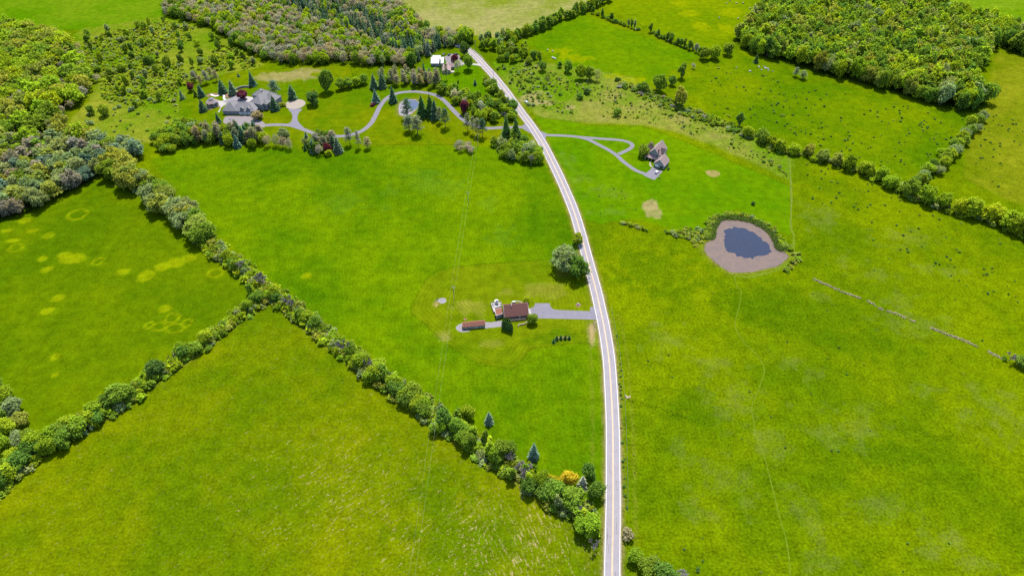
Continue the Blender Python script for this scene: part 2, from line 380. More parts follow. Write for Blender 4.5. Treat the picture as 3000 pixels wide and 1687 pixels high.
W2 = P2([(480, 45), (500, -40), (1080, -40), (1180, 28), (1240, 85), (1330, 110), (1395, 118), (1385, 134), (1350, 132), (1320, 140), (1285, 150), (1240, 172), (1210, 196), (1120, 196), (1040, 190), (960, 188), (900, 192), (830, 188), (760, 172), (690, 130), (620, 85)])
W3 = P2([(-150, 95), (70, 88), (160, 112), (235, 150), (262, 210), (250, 290), (205, 330), (192, 372), (240, 402), (330, 425), (400, 440), (425, 458), (400, 480), (345, 512), (318, 504), (258, 530), (190, 572), (100, 618), (0, 648), (-150, 690)])
for w in (W1, W2, W3): region(w, A(62, 100, 8), A(92, 125, 20), world=True, soft=3, mott=1.4)
# mown ground
m_est = region(ESTATE, A(100, 150, 0), A(138, 162, 8), world=True, soft=.8, rag=.12, stripe=.15, mott=.5)
region([(1236, 196), (1290, 172), (1385, 180), (1420, 215), (1462, 285), (1440, 312), (1330, 262), (1240, 236)], A(98, 158, 0), A(118, 170, 0), stripe=.12, mott=.4, soft=1, rag=.3)
m_l2 = region(LAWN2, A(94, 158, 0), A(120, 172, 0), world=True, soft=.8, rag=.2, stripe=.14, mott=.5)
m_lot = region(LOT, A(99, 147, 0), A(131, 163, 12), world=True, soft=.7, rag=.12, stripe=.12, mott=.5)
dl = sdpoly(LOT, X, Y)
mow[:, 1] = np.where(m_lot > .3, dl, mow[:, 1]); mow[:, 0] = np.where(m_lot > .3, np.arctan2(Y - P(1420, 930).y, X - P(1420, 930).x) * 30, mow[:, 0])
ce = math.cos(.35), math.sin(.35)
mow[:, 1] = np.where(m_est > .3, X * ce[0] - Y * ce[1], mow[:, 1]); mow[:, 0] = np.where(m_est > .3, X * ce[1] + Y * ce[0], mow[:, 0])
mow[:, 1] = np.where(m_l2 > .3, X * .38 + Y * .92, mow[:, 1]); mow[:, 0] = np.where(m_l2 > .3, X * .92 - Y * .38, mow[:, 0])
# hay rows in the near left field follow arcs
inB = sdpoly(P2([(815, 868), (1200, 1130), (1480, 1325), (1640, 1425), (1780, 1560), (1785, 1900), (-300, 1900), (-200, 1500), (450, 1120)]), X, Y) < 3
ca = P(1470, 1430); a1 = -.67 * (X - ca.x) + .74 * (Y - ca.y); a2 = .94 * (X - ca.x) + .35 * (Y - ca.y); w12 = 1 / (1 + np.exp(np.clip(-(a2 - a1) / 6, -40, 40)))
mow[:, 1] = np.where(inB, 6 * np.logaddexp(a1 / 6, a2 / 6), mow[:, 1]); mow[:, 0] = np.where(inB, (.74 * X + .67 * Y) * (1 - w12) + (-.35 * X + .94 * Y) * w12, mow[:, 0])
st = np.clip(1.15 - np.hypot((X - P(1480, 1600).x) / 75, (Y - P(1480, 1600).y) / 42), 0, 1) * 1.0
st2 = np.clip(1.2 - np.hypot((X - P(1020, 1420).x) / 85, (Y - P(1020, 1420).y) / 55), 0, 1) * .55
aux[:, 0] = np.where(inB, np.maximum(np.maximum(st, st2), .20) * (.45 + .9 * n15), aux[:, 0])
# patches with a colour of their own
TAN = A(206, 186, 128); TAN2 = A(176, 172, 86); YEL = A(158, 190, 10); PALE = A(168, 186, 84); DEEP = A(78, 130, 0)
for b in [(360, 796, 18, 10), (427, 808, 24, 17), (478, 781, 24, 15), (507, 769, 24, 14), (524, 775, 13, 9), (553, 756, 22, 11), (213, 757, 36, 16), (190, 748, 22, 10), (143, 690, 15, 9), (73, 646, 17, 9), (125, 757, 13, 9),
          (137, 789, 15, 11), (138, 911, 20, 12), (485, 904, 18, 13), (160, 1045, 14, 11), (162, 1097, 11, 8), (172, 873, 19, 11), (898, 808, 15, 9), (95, 676, 16, 6), (20, 676, 14, 6), (40, 705, 20, 6)]: blob(*b, YEL, .9)
for b in [(287, 766, 18, 12), (48, 725, 21, 14), (227, 629, 30, 17), (632, 800, 25, 15), (504, 931, 24, 17), (437, 953, 15, 11), (466, 957, 24, 14), (513, 961, 29, 16), (548, 946, 17, 13)]: blob(*b, YEL, 1.0, ring=True, rag=.15)
for b in [(1992, 12, 22, 10), (2053, 77, 24, 13), (2129, 84, 26, 13), (2141, 38, 36, 13), (1860, 236, 40, 9), (1800, 224, 26, 7), (1690, 170, 60, 10), (1640, 150, 34, 9), (2020, 40, 30, 10)]: blob(*b, A(162, 190, 0), .75, rag=.8)
for b in [(1910, 616, 26, 22), (1905, 600, 22, 14)]: blob(*b, TAN, .8, rag=.7)
for b in [(1560, 290, 34, 18), (1672, 316, 16, 7), (1852, 318, 32, 8), (2000, 350, 40, 12), (1990, 345, 24, 14), (1790, 280, 30, 16), (1740, 310, 34, 14), (1770, 345, 24, 9), (1600, 300, 22, 8), (1900, 305, 30, 9), (2100, 400, 34, 10)]: blob(*b, TAN2 if b[0] > 1700 else TAN, .7, rag=.9)
for b in [(860, 218, 62, 8), (905, 208, 40, 8), (800, 232, 40, 6), (830, 226, 90, 14)]: blob(*b, A(190, 178, 110), .7, rag=.5)
for b in [(1375, 905, 48, 22), (1370, 888, 36, 9), (1560, 850, 30, 18), (1490, 858, 26, 12), (1620, 850, 40, 20), (1300, 975, 24, 12), (1650, 800, 30, 14), (1440, 1010, 30, 14)]: blob(*b, A(172, 172, 62), .5, rag=.8)
for b in [(1733, 980, 9, 30), (1737, 965, 8, 18)]: blob(*b, A(214, 190, 130), .95, rag=.3)
blob(1279, 890, 7, 8, A(216, 190, 120), .9); blob(1305, 990, 18, 12, TAN2, .6)
for b in [(2560, 800, 60, 30), (2470, 760, 30, 30), (2720, 790, 40, 20), (2410, 870, 40, 16), (2620, 880, 60, 25), (2800, 800, 50, 20), (2380, 1100, 40, 26), (2300, 1060, 50, 30), (2100, 1060, 60, 34), (2060, 1090, 40, 20),
          (2130, 1400, 60, 60), (2100, 1520, 30, 40), (2380, 1530, 50, 90), (2330, 1480, 40, 60), (2750, 1600, 70, 60), (2850, 1660, 60, 30), (2420, 1640, 70, 40), (2690, 1150, 60, 25), (2200, 1480, 30, 40), (2030, 1480, 30, 50), (1990, 1330, 30, 50), (2480, 1250, 120, 60), (2150, 1180, 80, 60), (2700, 950, 120, 40), (2900, 1200, 100, 70), (2560, 1480, 90, 50), (2250, 1300, 60, 60), (1950, 1000, 70, 50), (2400, 640, 60, 40), (2650, 700, 90, 30)]: blob(*b, A(160, 178, 78), 1.0, rag=1.3, dry=True)
for b in [(1300, 545, 60, 30), (1150, 560, 26, 16), (1140, 610, 16, 10), (1240, 520, 60, 24), (1430, 600, 30, 24), (1470, 690, 40, 30), (1000, 600, 60, 30)]: blob(*b, A(112, 168, 40), .22, rag=1.1)
for b in [(1375, 655, 14, 9), (1640, 990, 90, 20), (1660, 670, 40, 40), (2210, 900, 120, 50), (2500, 1000, 90, 40), (2600, 1330, 100, 40), (1930, 800, 120, 60), (2050, 1200, 70, 60), (1300, 1430, 80, 50), (1180, 1560, 60, 30)]: blob(*b, DEEP, .4, rag=1.0)
for b in [(1660, 470, 30, 34), (1690, 530, 40, 26), (1760, 560, 60, 20), (1820, 570, 50, 16), (1780, 620, 60, 14)]: blob(*b, A(150, 184, 92), .9, rag=1.0, dry=True)
# roadside: mown verge, worn and dry by the gravel
sel = np.abs(X - np.interp(Y, [p[1] for p in ROAD], [p[0] for p in ROAD])) < 40
dr = np.full(NV, 99.0); dr[sel] = dline(ROAD[::2], X[sel], Y[sel])
mv = np.clip((6.8 - dr) / 2.0, 0, 1) * np.clip(.15 + n15 * .9, 0, 1); blend(mv * .75, A(142, 156, 30))
mv = np.clip((5.4 - dr) / .8, 0, 1) * np.clip(n5 * 1.2, 0, 1); blend(mv * .8, A(180, 160, 110))
mv = np.clip(1 - np.abs(dr - 10.5) / 1.2, 0, 1) * (X > 0) * (Y < 300) * np.clip(n5 * 1.4, 0, 1); blend(mv * .4, A(160, 170, 60))
# hedgerow floors and pond banks
HEDGE1 = P2([(330, 500), (430, 560), (520, 632), (620, 722), (700, 785), (790, 858), (850, 900), (950, 980), (1050, 1062), (1150, 1134), (1250, 1203), (1330, 1258), (1420, 1322), (1500, 1372), (1580, 1424), (1660, 1482), (1735, 1540)])
HEDGE2 = P2([(800, 862), (700, 928), (620, 988), (540, 1046), (450, 1112), (370, 1172), (290, 1218), (220, 1262), (130, 1312), (60, 1372), (0, 1430), (-60, 1475)])
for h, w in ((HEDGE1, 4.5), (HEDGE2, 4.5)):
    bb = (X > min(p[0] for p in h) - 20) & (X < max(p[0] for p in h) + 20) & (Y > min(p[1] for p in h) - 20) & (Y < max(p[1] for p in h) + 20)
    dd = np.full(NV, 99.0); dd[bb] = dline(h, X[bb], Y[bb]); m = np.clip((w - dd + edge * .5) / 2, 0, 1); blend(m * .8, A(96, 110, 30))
    m = np.clip(1 - np.abs(dd - w - .6) / 1.2, 0, 1) * np.clip(n15 * 1.6 - .2, 0, 1); blend(m * .5, A(176, 160, 92))
sp = sdpoly(POND_OUT, X, Y); m = np.clip((5 - sp) / 4, 0, 1); blend(m * .5, A(150, 165, 60)); m = np.clip((1.2 - sp) / 1.5, 0, 1); blend(m, A(150, 135, 105))
Z -= np.clip((1.2 - sp) / 3.0, 0, 1) * .8
sp2 = sdpoly(POND2, X, Y); m = np.clip((3.5 - sp2) / 3, 0, 1); blend(m * .6, A(170, 155, 90)); Z -= np.clip((.8 - sp2) / 2.0, 0, 1) * .6

ny, nx = GX.shape; idx = np.arange(NV).reshape(ny, nx)
quads = np.stack([idx[:-1, :-1], idx[:-1, 1:], idx[1:, 1:], idx[1:, :-1]], -1).reshape(-1, 4)
def np_mesh(name, verts, faces):
    me = bpy.data.meshes.new(name); k = faces.shape[1]
    me.vertices.add(len(verts)); me.vertices.foreach_set("co", np.asarray(verts, np.float32).ravel())
    me.loops.add(faces.size); me.loops.foreach_set("vertex_index", faces.astype(np.int32).ravel())
    me.polygons.add(len(faces)); me.polygons.foreach_set("loop_start", np.arange(0, faces.size, k, dtype=np.int32)); me.update(calc_edges=True)
    return me
gme = np_mesh("ground", np.stack([X, Y, Z], 1), quads)
def attr(me, name, typ, data, field):
    a = me.attributes.new(name, typ, 'POINT'); a.data.foreach_set(field, np.asarray(data, np.float32).ravel())
attr(gme, "base", 'FLOAT_COLOR', np.concatenate([base, np.ones((NV, 1))], 1), "color")
attr(gme, "aux", 'FLOAT_COLOR', aux, "color"); attr(gme, "mow", 'FLOAT_VECTOR', mow, "vector")
gme.polygons.foreach_set("use_smooth", [True] * len(gme.polygons))
def ground_mat():
    m, nt, b = nodes("grassland"); L = nt.links
    tc = N(nt, "ShaderNodeTexCoord"); v = tc.outputs["Object"]
    bc = N(nt, "ShaderNodeAttribute", attribute_name="base").outputs["Color"]
    ax = N(nt, "ShaderNodeSeparateColor"); L.new(N(nt, "ShaderNodeAttribute", attribute_name="aux").outputs["Color"], ax.inputs[0])
    mw = N(nt, "ShaderNodeAttribute", attribute_name="mow").outputs["Vector"]
    straw, stripe, mott = ax.outputs[0], ax.outputs[1], ax.outputs[2]
    n1 = noise(nt, .16, 5, v, .62); n2 = noise(nt, .75, 4, v, .65); n3 = noise(nt, 2.6, 3, v, .7)
    # brightness of the sward: clumps, tufts and blades
    k = math_(nt, 'MULTIPLY_ADD', math_(nt, 'SUBTRACT', n1, .5), 1.1, 1.0)
    k = math_(nt, 'ADD', k, math_(nt, 'MULTIPLY', math_(nt, 'MULTIPLY', math_(nt, 'SUBTRACT', n2, .5), 1.9), mott))
    k = math_(nt, 'ADD', k, math_(nt, 'MULTIPLY', math_(nt, 'MULTIPLY', math_(nt, 'SUBTRACT', n3, .5), .95), mott))
    # mowing stripes
    sv = N(nt, "ShaderNodeSeparateXYZ"); L.new(mw, sv.inputs[0])
    wob = math_(nt, 'MULTIPLY_ADD', noise(nt, .05, 2, v), 5.0, sv.outputs[1])
    sn = math_(nt, 'SINE', math_(nt, 'MULTIPLY', wob, 2 * math.pi / 2.4))
    k = math_(nt, 'ADD', k, math_(nt, 'MULTIPLY', math_(nt, 'MULTIPLY', sn, stripe), math_(nt, 'MULTIPLY_ADD', n1, 1.6, -.2)))
    k = math_(nt, 'MAXIMUM', k, .25)
    kc = N(nt, "ShaderNodeCombineColor"); [L.new(k, kc.inputs[i]) for i in range(3)]
    c = mixc(nt, 1.0, bc, kc.outputs[0], 'MULTIPLY')
    # yellower seed heads and bluer clover
    y = math_(nt, 'MULTIPLY', math_(nt, 'MULTIPLY_ADD', noise(nt, .33, 4, v, .7), 4.0, -2.15, clamp=True), .30)
    c = mixc(nt, y, c, mixc(nt, 1.0, c, (1.5, 1.12, .9), 'MULTIPLY'))
    y2 = math_(nt, 'MULTIPLY', math_(nt, 'MULTIPLY_ADD', noise(nt, 1.6, 3, v, .7), 7.0, -4.1, clamp=True), .75)
    c = mixc(nt, math_(nt, 'MULTIPLY', y2, mott), c, mixc(nt, 1.0, c, (.55, .68, .8), 'MULTIPLY'))
    # thin, half-dry sward between tussocks
    da = N(nt, "ShaderNodeAttribute", attribute_name="aux").outputs["Alpha"]
    dn = math_(nt, 'ADD', math_(nt, 'MULTIPLY', noise(nt, 1.2, 4, v, .8), .8), math_(nt, 'MULTIPLY', noise(nt, .12, 3, v, .6), .3))
    dn = math_(nt, 'MULTIPLY', math_(nt, 'SUBTRACT', dn, math_(nt, 'MULTIPLY_ADD', da, -.10, .61)), 6.0, clamp=True)
    c = mixc(nt, math_(nt, 'MULTIPLY', math_(nt, 'MULTIPLY', dn, math_(nt, 'MULTIPLY', da, 2.0, clamp=True)), .5), c, A(172, 178, 88))
    # straw left in broken rows
    mp = N(nt, "ShaderNodeMapping"); mp.inputs["Scale"].default_value = (.22, .75, 1); L.new(mw, mp.inputs["Vector"])
    s1 = noise(nt, 1.0, 3, mp.outputs[0], .6); s2 = noise(nt, 1.35, 3, v, .7)
    s = math_(nt, 'ADD', math_(nt, 'MULTIPLY', s1, .62), math_(nt, 'MULTIPLY', s2, .58))
    thr = math_(nt, 'MULTIPLY_ADD', straw, -.11, .735)
    s = math_(nt, 'MULTIPLY', math_(nt, 'SUBTRACT', s, thr), 14.0, clamp=True)
    s = math_(nt, 'MULTIPLY', s, math_(nt, 'MULTIPLY', straw, 3.0, clamp=True))
    c = mixc(nt, math_(nt, 'MULTIPLY', s, .85), c, A(226, 202, 140))
    L.new(c, b.inputs["Base Color"]); b.inputs["Roughness"].default_value = 1.0; b.inputs["Specular IOR Level"].default_value = 0.0
    bp = N(nt, "ShaderNodeBump"); bp.inputs["Strength"].default_value = .55; bp.inputs["Distance"].default_value = .35
    hh = math_(nt, 'ADD', math_(nt, 'MULTIPLY', n2, .8), math_(nt, 'MULTIPLY', n3, .5)); L.new(hh, bp.inputs["Height"]); L.new(bp.outputs[0], b.inputs["Normal"])
    return m
gme.materials.append(ground_mat()); tag(link("ground", gme), kind="structure")

# ------------------------------------------------------------------ road, driveways, paths, ponds
def strip(name, line, d0, d1, z, mat, parent=None):
    me = up(ribbon(line, d0, d1, z).mesh(name, mat)); o = link(name, me, parent)
    if parent is None: tag(o, kind="structure")
    return o
def wob(line, a, s): return [a + s * math.sin(i * 1.7) * .5 + s * math.sin(i * .61 + a) for i in range(len(line))]
strip("road_shoulder", ROAD, wob(ROAD, -4.15, .12), wob(ROAD, 4.15, .12), .015, M["gravel"])
road = strip("road", ROAD, -3.62, 3.62, .05, M["asphalt"])
strip("edge_line", ROAD, -3.44, -3.24, .056, M["line_w"], road); strip("edge_line", ROAD, 3.24, 3.44, .056, M["line_w"], road)
strip("centre_line", ROAD, -.30, -.10, .056, M["line_y"], road); strip("centre_line", ROAD, .10, .30, .056, M["line_y"], road)
cr = MB()
for k in range(46):                                        # sealed cracks along the wheel tracks
    i = rng.randrange(8, 150); off = rng.choice([-1.7, -1.5, 1.5, 1.75, 2.4]); L_ = rng.randint(1, 3); w = rng.uniform(.04, .09)
    seg = smooth_line([(p[0] + rng.uniform(-.25, .25), p[1]) for p in offset(ROAD[i:i + L_ + 1], off)], 4); ribbon(seg, -w, w, .054, cr)
o = link("crack_sealant", up(cr.mesh("crack_sealant", M["seal"])), road); o["kind"] = "stuff"
EST_DR = smooth_line(P2([(1556, 373), (1530, 373), (1475, 374), (1429, 376), (1395, 369), (1362, 355), (1333, 329), (1312, 306), (1289, 286), (1260, 275), (1216, 269), (1172, 272), (1143, 282), (1126, 295), (1111, 316), (1099, 341),
    (1085, 364), (1056, 386), (1012, 398), (968, 399), (919, 390), (881, 377), (850, 368), (808, 366), (765, 368), (740, 366)]), 6)
strip("driveway", EST_DR, -2.1, 2.1, .022, M["drive"])
sheet("driveway", smooth_line(P2([(839, 368), (852, 358), (857, 344), (853, 330), (846, 320), (884, 320), (876, 330), (871, 345), (876, 360), (892, 379), (865, 375)]), 4, True), .026, M["drive"])
sheet("driveway", P2([(1540, 362), (1530, 369), (1530, 377), (1556, 392), (1571, 390), (1557, 372)]), .026, M["drive"])
sheet("parking_court", smooth_line(P2([(655, 352), (664, 341), (700, 341), (745, 341), (760, 352), (775, 361), (775, 373), (745, 374), (715, 370), (680, 366), (657, 362)]), 3, True), .028, M["purple"])
cx = P(865, 305.5); ra = abs(P(894.5, 305.5).x - cx.x)
sheet("turning_circle", [(cx.x + ra * math.cos(t * math.pi / 24), cx.y + ra * math.sin(t * math.pi / 24)) for t in range(48)], .034, M["concrete"])
H2A = smooth_line(P2([(1582, 391), (1602, 396), (1628, 397), (1669, 399), (1710, 403), (1762, 407), (1806, 410), (1832, 414), (1849, 421), (1852, 429), (1842, 438), (1812, 452)]), 6)
H2B = smooth_line(P2([(1690, 401), (1722, 409), (1753, 424), (1780, 438), (1806, 455), (1823, 471), (1844, 487), (1864, 500), (1893, 511)]), 6)
strip("driveway", H2A, -1.75, 1.75, .022, M["drive"]); strip("driveway", H2B, -1.75, 1.75, .026, M["drive"])
sheet("driveway", P2([(1575, 381), (1600, 391), (1600, 401), (1596, 415), (1585, 398)]), .03, M["drive"])
sheet("parking_pad", P2([(1886, 515), (1917, 528), (1942, 502), (1930, 496), (1912, 491), (1896, 505)]), .032, M["drive"])
sheet("driveway", smooth_line(P2([(1551, 904), (1561, 900), (1566, 896)]), 4) + P2([(1567.6, 888.3), (1610.7, 888.3)]) + smooth_line(P2([(1612, 895), (1616, 902), (1626, 907), (1660, 909), (1729, 911.6)]), 4) +
      P2([(1728.7, 899.3), (1749, 899), (1756, 937), (1731, 936)]) + P2([(1700, 935), (1620, 933), (1576, 932.3), (1567, 926), (1553, 921)]), .022, M["drive"])
sheet("driveway_apron", P2([(1546, 905), (1552, 903), (1557, 918), (1548, 920)]), .026, M["white_conc"])
sheet("driveway", P2([(1345, 184), (1358, 188), (1395, 192), (1416, 196), (1408, 188), (1380, 186)]), .022, M["white_conc"])
sheet("yard", P2([(1300, 168), (1322, 158), (1345, 162), (1350, 176), (1362, 190), (1338, 196), (1312, 190)]), .02, M["purple"])
tr = smooth_line(P2([(2149.6, 803.6), (2158, 836), (2170, 853), (2167, 896), (2155, 934), (2158, 966), (2179, 1001), (2211, 1033), (2234, 1065), (2238, 1091), (2225, 1135), (2205, 1179), (2205, 1217), (2214, 1263), (2235, 1330), (2256, 1396), (2279, 1498), (2305, 1585), (2317, 1720)]), 6)
strip("path", tr, wob(tr, -.26, .16), wob(tr, .26, .16), .012, M["path"])
tr = smooth_line(P2([(2290, 425), (2296, 440), (2311, 466), (2317, 524), (2318, 597), (2318, 670), (2326, 693), (2323, 742), (2308, 769), (2273, 790), (2250, 800), (2180, 812), (2150, 803)]), 6)
strip("path", tr, wob(tr, -.75, .3), wob(tr, .75, .3), .012, M["path"])
tr = smooth_line(P2([(1625, 180), (1640, 200), (1665, 225), (1683, 258), (1680, 275), (1650, 300), (1600, 320)]), 5)
strip("path", tr, wob(tr, -.9, .3), wob(tr, .9, .3), .012, surf("green_track", A(96, 155, 0), A(118, 168, 0), .4, 1, 0, k=1))
def ragged(poly, a, step=1.5, sd=3):
    r = random.Random(sd); out = []
    for i in range(len(poly)):
        p, q = poly[i], poly[(i + 1) % len(poly)]; n = max(1, int(math.hypot(q[0]-p[0], q[1]-p[1]) / step))
        for k in range(n): t = k / n; out.append((p[0] + (q[0]-p[0]) * t + r.uniform(-a, a), p[1] + (q[1]-p[1]) * t + r.uniform(-a, a)))
    return out
sheet("pond_margin", ragged(smooth_line(POND_OUT, 4, True), .35), -.22, M["algae"])
sheet("pond_water", ragged(smooth_line(POND_IN, 4, True), 1.3, 1.6), -.214, M["water"])
sheet("small_pond_bed", smooth_line(POND2, 4, True), -.22, M["pale_gravel"])
sheet("small_pond_water", smooth_line(P2([(1186, 298), (1198, 293), (1217, 294), (1226, 303), (1220, 318), (1206, 322), (1196, 312), (1188, 304)]), 4, True), -.214, M["water2"])

# ------------------------------------------------------------------ buildings
def wallbox(t, x0, x1, y0, y1, z0, z1, mat, name="wall"): return MB().box(x0, x1, y0, y1, z0, z1).build(name, mat, t)
def gable(t, x0, x1, y0, y1, ze, zr, axis, ov, wall, roof, z0=0.0, trim="white", th=.16):
    """walls with gable ends, two roof slopes and white barge boards; ridge along axis"""
    sw = (lambda p: p) if axis == 'x' else (lambda p: (p[1], p[0], p[2]))
    if axis == 'y': x0, x1, y0, y1 = y0, y1, x0, x1
    ym = (y0 + y1) / 2; k = (zr - ze) / (ym - y0); b = MB()
    prof = [(y0, z0), (y1, z0), (y1, ze), (ym, zr), (y0, ze)]
    n = 5; b.add([sw((x0, p[0], p[1])) for p in prof] + [sw((x1, p[0], p[1])) for p in prof], [(0, 1, 2, 3, 4), (9, 8, 7, 6, 5)] + [(i, (i + 1) % n, (i + 1) % n + n, i + n) for i in range(n)])
    b.build("wall", M[wall], t)
    for s, ye in ((-1, y0), (1, y1)):
        yo = ye + s * ov; zo = ze - k * ov + th; r = MB()
        r.slab([sw(p) for p in ((x0 - ov, yo, zo), (x1 + ov, yo, zo), (x1 + ov, ym, zr + th + .02), (x0 - ov, ym, zr + th + .02))], th); r.build("roof_slope", M[roof], t)
    for xe in (x0 - ov - .05, x1 + ov + .05):
        for s, ye in ((-1, y0), (1, y1)):
            yo = ye + s * ov; zo = ze - k * ov
            q = [(xe - .05, yo, zo - .08), (xe + .05, yo, zo - .08), (xe + .05, ym, zr - .08), (xe - .05, ym, zr - .08)]
            MB().slab([sw((p[0], p[1], p[2] + .30)) for p in q], .28).build("barge_board", M[trim], t)
def hip(t, x0, x1, y0, y1, ze, zr, ov, wall, roof, z0=0.0, ridge='x', top=None):
    wallbox(t, x0, x1, y0, y1, z0, ze, M[wall]); X0, X1, Y0, Y1 = x0 - ov, x1 + ov, y0 - ov, y1 + ov; zE = ze - .02
    if ridge == 'x':
        h = (Y1 - Y0) / 2; ins = min(h, (X1 - X0) / 2 - .2); a, b = (X0 + ins, Y0 + h, zr), (X1 - ins, Y0 + h, zr)
        faces = [[(X0, Y0, zE), (X1, Y0, zE), b, a], [(X1, Y0, zE), (X1, Y1, zE), b], [(X1, Y1, zE), (X0, Y1, zE), a, b], [(X0, Y1, zE), (X0, Y0, zE), a]]
    else:
        h = (X1 - X0) / 2; ins = min(h, (Y1 - Y0) / 2 - .2); a, b = (X0 + h, Y0 + ins, zr), (X0 + h, Y1 - ins, zr)
        faces = [[(X0, Y0, zE), (X1, Y0, zE), a], [(X1, Y0, zE), (X1, Y1, zE), b, a], [(X1, Y1, zE), (X0, Y1, zE), b], [(X0, Y1, zE), (X0, Y0, zE), a, b]]
    for f in faces: MB().slab([(p[0], p[1], p[2] + .2) for p in f], .18).build("roof_slope", M[roof], t)
    cp = MB(); cs = [(X0, Y0), (X1, Y0), (X1, Y1), (X0, Y1)]
    for i, c in enumerate(cs):
        e = a if (c[0] == X0 if ridge == 'x' else c[1] == Y0) else b; cp.tube((c[0], c[1], zE + .22), (e[0], e[1], e[2] + .22), .13, .13, 4)
    cp.tube((a[0], a[1], a[2] + .22), (b[0], b[1], b[2] + .22), .13, .13, 4); cp.build("ridge_cap", M["white_conc"], t)
FACE = dict(S=((1, 0), (0, -1)), N=((-1, 0), (0, 1)), E=((0, 1), (1, 0)), W=((0, -1), (-1, 0)))
def opening(t, x, y, z, w, h, face, name="window", pane="glass", frame="white", fw=.12, sub="pane"):
    (ux, uy), (nx_, ny_) = FACE[face]; b = MB()
    def bx(a0, a1, z0, z1, d0, d1, mb):
        c = [(x + ux * a + nx_ * d, y + uy * a + ny_ * d) for a, d in ((a0, d0), (a1, d0), (a1, d1), (a0, d1))]; mb.prism(c, z0, z1)
    for a0, a1, z0, z1 in ((-w/2 - fw, -w/2, z - fw, z + h + fw), (w/2, w/2 + fw, z - fw, z + h + fw), (-w/2, w/2, z - fw, z), (-w/2, w/2, z + h, z + h + fw)): bx(a0, a1, z0, z1, -.04, .09, b)
    o = b.build(name, M[frame], t); p = MB(); bx(-w/2, w/2, z, z + h, -.04, .035, p); p.build(sub, M[pane], o)
    if name == "garage_door":
        for k in range(1, 4): g_ = MB(); bx(-w/2 + .1, w/2 - .1, z + h * k / 4 - .03, z + h * k / 4 + .03, .035, .06, g_); g_.build("rail", M["siding_grey"], o)
    return o
def frame_from(pa, pb, za, off=(0, 0)):
    """origin and heading of a building from the two ends of its front eave"""
    a = P(*pa, za); b = P(*pb, za); d = (b - a); L_ = math.hypot(d.x, d.y); ang = math.atan2(d.y, d.x)
    ex = Vector((math.cos(ang), math.sin(ang), 0)); ey = Vector((-ex.y, ex.x, 0)); o = a + ex * off[0] + ey * off[1]; o.z = 0
    return o, ang, L_, ex, ey

# --- the red-roofed house in the middle
o, ang, L1, ex, ey = frame_from((1477.9, 928.9), (1549.5, 922.2), 3.0, (.45, .5))
L1 -= .9
rh = thing("ranch_house", "house with a broad red-brown roof beside the grey driveway", "house", o, ang)
gable(rh, 0, L1, 0, 10.4, 3.0, 7.6, 'x', .5, "siding_wood", "shingle_red")
for k, x in enumerate((1.6, 4.2, 7.2, 10.4, 12.6)): opening(rh, x, 0, 1.1, 1.3 if k != 2 else 1.9, 1.25, 'S')
opening(rh, 8.9, 0, .5, .95, 2.05, 'S', "door", "siding_tan", sub="panel")
opening(rh, 0, 3.0, 1.2, 1.1, 1.1, 'W'); opening(rh, L1, 3.0, .05, 2.7, 2.2, 'E', "garage_door", "garage", sub="panel"); opening(rh, L1, 7.0, .05, 2.7, 2.2, 'E', "garage_door", "garage", sub="panel")
for x in (3, 9): opening(rh, x, 10.4, 1.1, 1.3, 1.2, 'N')
MB().box(4.3, 4.65, 4.2, 4.5, 6.6, 8.35).build("vent_pipe", M["white"], rh)
MB().box(2.2, 12.8, -1.9, -.05, .05, .55).build("porch_deck", M["wood_dark"], rh)
pr = MB()
for k in range(12): pr.box(2.3 + k * .94, 2.42 + k * .94, -1.86, -1.74, .55, 1.45)
pr.box(2.2, 12.8, -1.9, -1.70, 1.45, 1.56); pr.build("porch_rail", M["wood"], rh)
Lc = lambda x, y, z: (rh_inv @ Vector(P(x, y, z))); bpy.context.view_layer.update(); rh_inv = rh.matrix_world.inverted()
q = [Lc(1449.0, 905.1, 4.2), Lc(1469.6, 900.9, 4.2), Lc(1473.6, 918.0, 3.4), Lc(1453.4, 924.0, 3.4)]
q[1].x = min(q[1].x, -.06); q[2].x = min(q[2].x, -.06)
MB().slab([tuple(v) for v in q], .2).build("lean_to_roof", M["shingle_lit"], rh)
cen = sum((Vector((v.x, v.y, 0)) for v in q), Vector()) / 4; iw = [(cen.x + (v.x - cen.x) * .9, cen.y + (v.y - cen.y) * .9) for v in q]
MB().prism(iw, 0, 3.3).build("lean_to_wall", M["siding_grey"], rh)
fs = MB(); [fs.tube(tuple(q[i]), tuple(q[(i + 1) % 4]), .09, .09, 4) for i in (0, 2, 3)]; fs.build("fascia", M["white"], rh)
mx_, my_ = (iw[2][0] + iw[3][0]) / 2, (iw[2][1] + iw[3][1]) / 2; opening(rh, mx_, my_ - .02, 1.0, 1.5, 1.3, 'S')
# deck behind the lean-to
dk = thing("deck", "pale wooden deck with rails at the left of the red-roofed house", "deck", P(1455, 897), ang)
dp = [P(1438, 892), P(1446, 889), P(1468, 888), P(1470, 900), P(1449, 905), P(1452, 917), P(1446, 917)]
bpy.context.view_layer.update(); dinv = dk.matrix_world.inverted(); dl_ = [dinv @ v for v in dp]
nb = 12; xs = [v.x for v in dl_]; ys = [v.y for v in dl_]; pl = [(v.x, v.y) for v in dl_]
MB().prism(pl, .75, .95).build("deck_floor", M["white_conc"], dk)
for v in dl_[:4] + dl_[5:]: MB().tube((v.x, v.y, 0), (v.x, v.y, 2.0), .08, .08, 5).build("post", M["wood"], dk)
for i, j in ((0, 1), (1, 2), (2, 3), (5, 6), (6, 0)):
    r_ = MB()
    for z in (1.35, 1.95): r_.tube((dl_[i].x, dl_[i].y, z), (dl_[j].x, dl_[j].y, z), .05, .05, 4)
    r_.build("rail", M["wood"], dk)
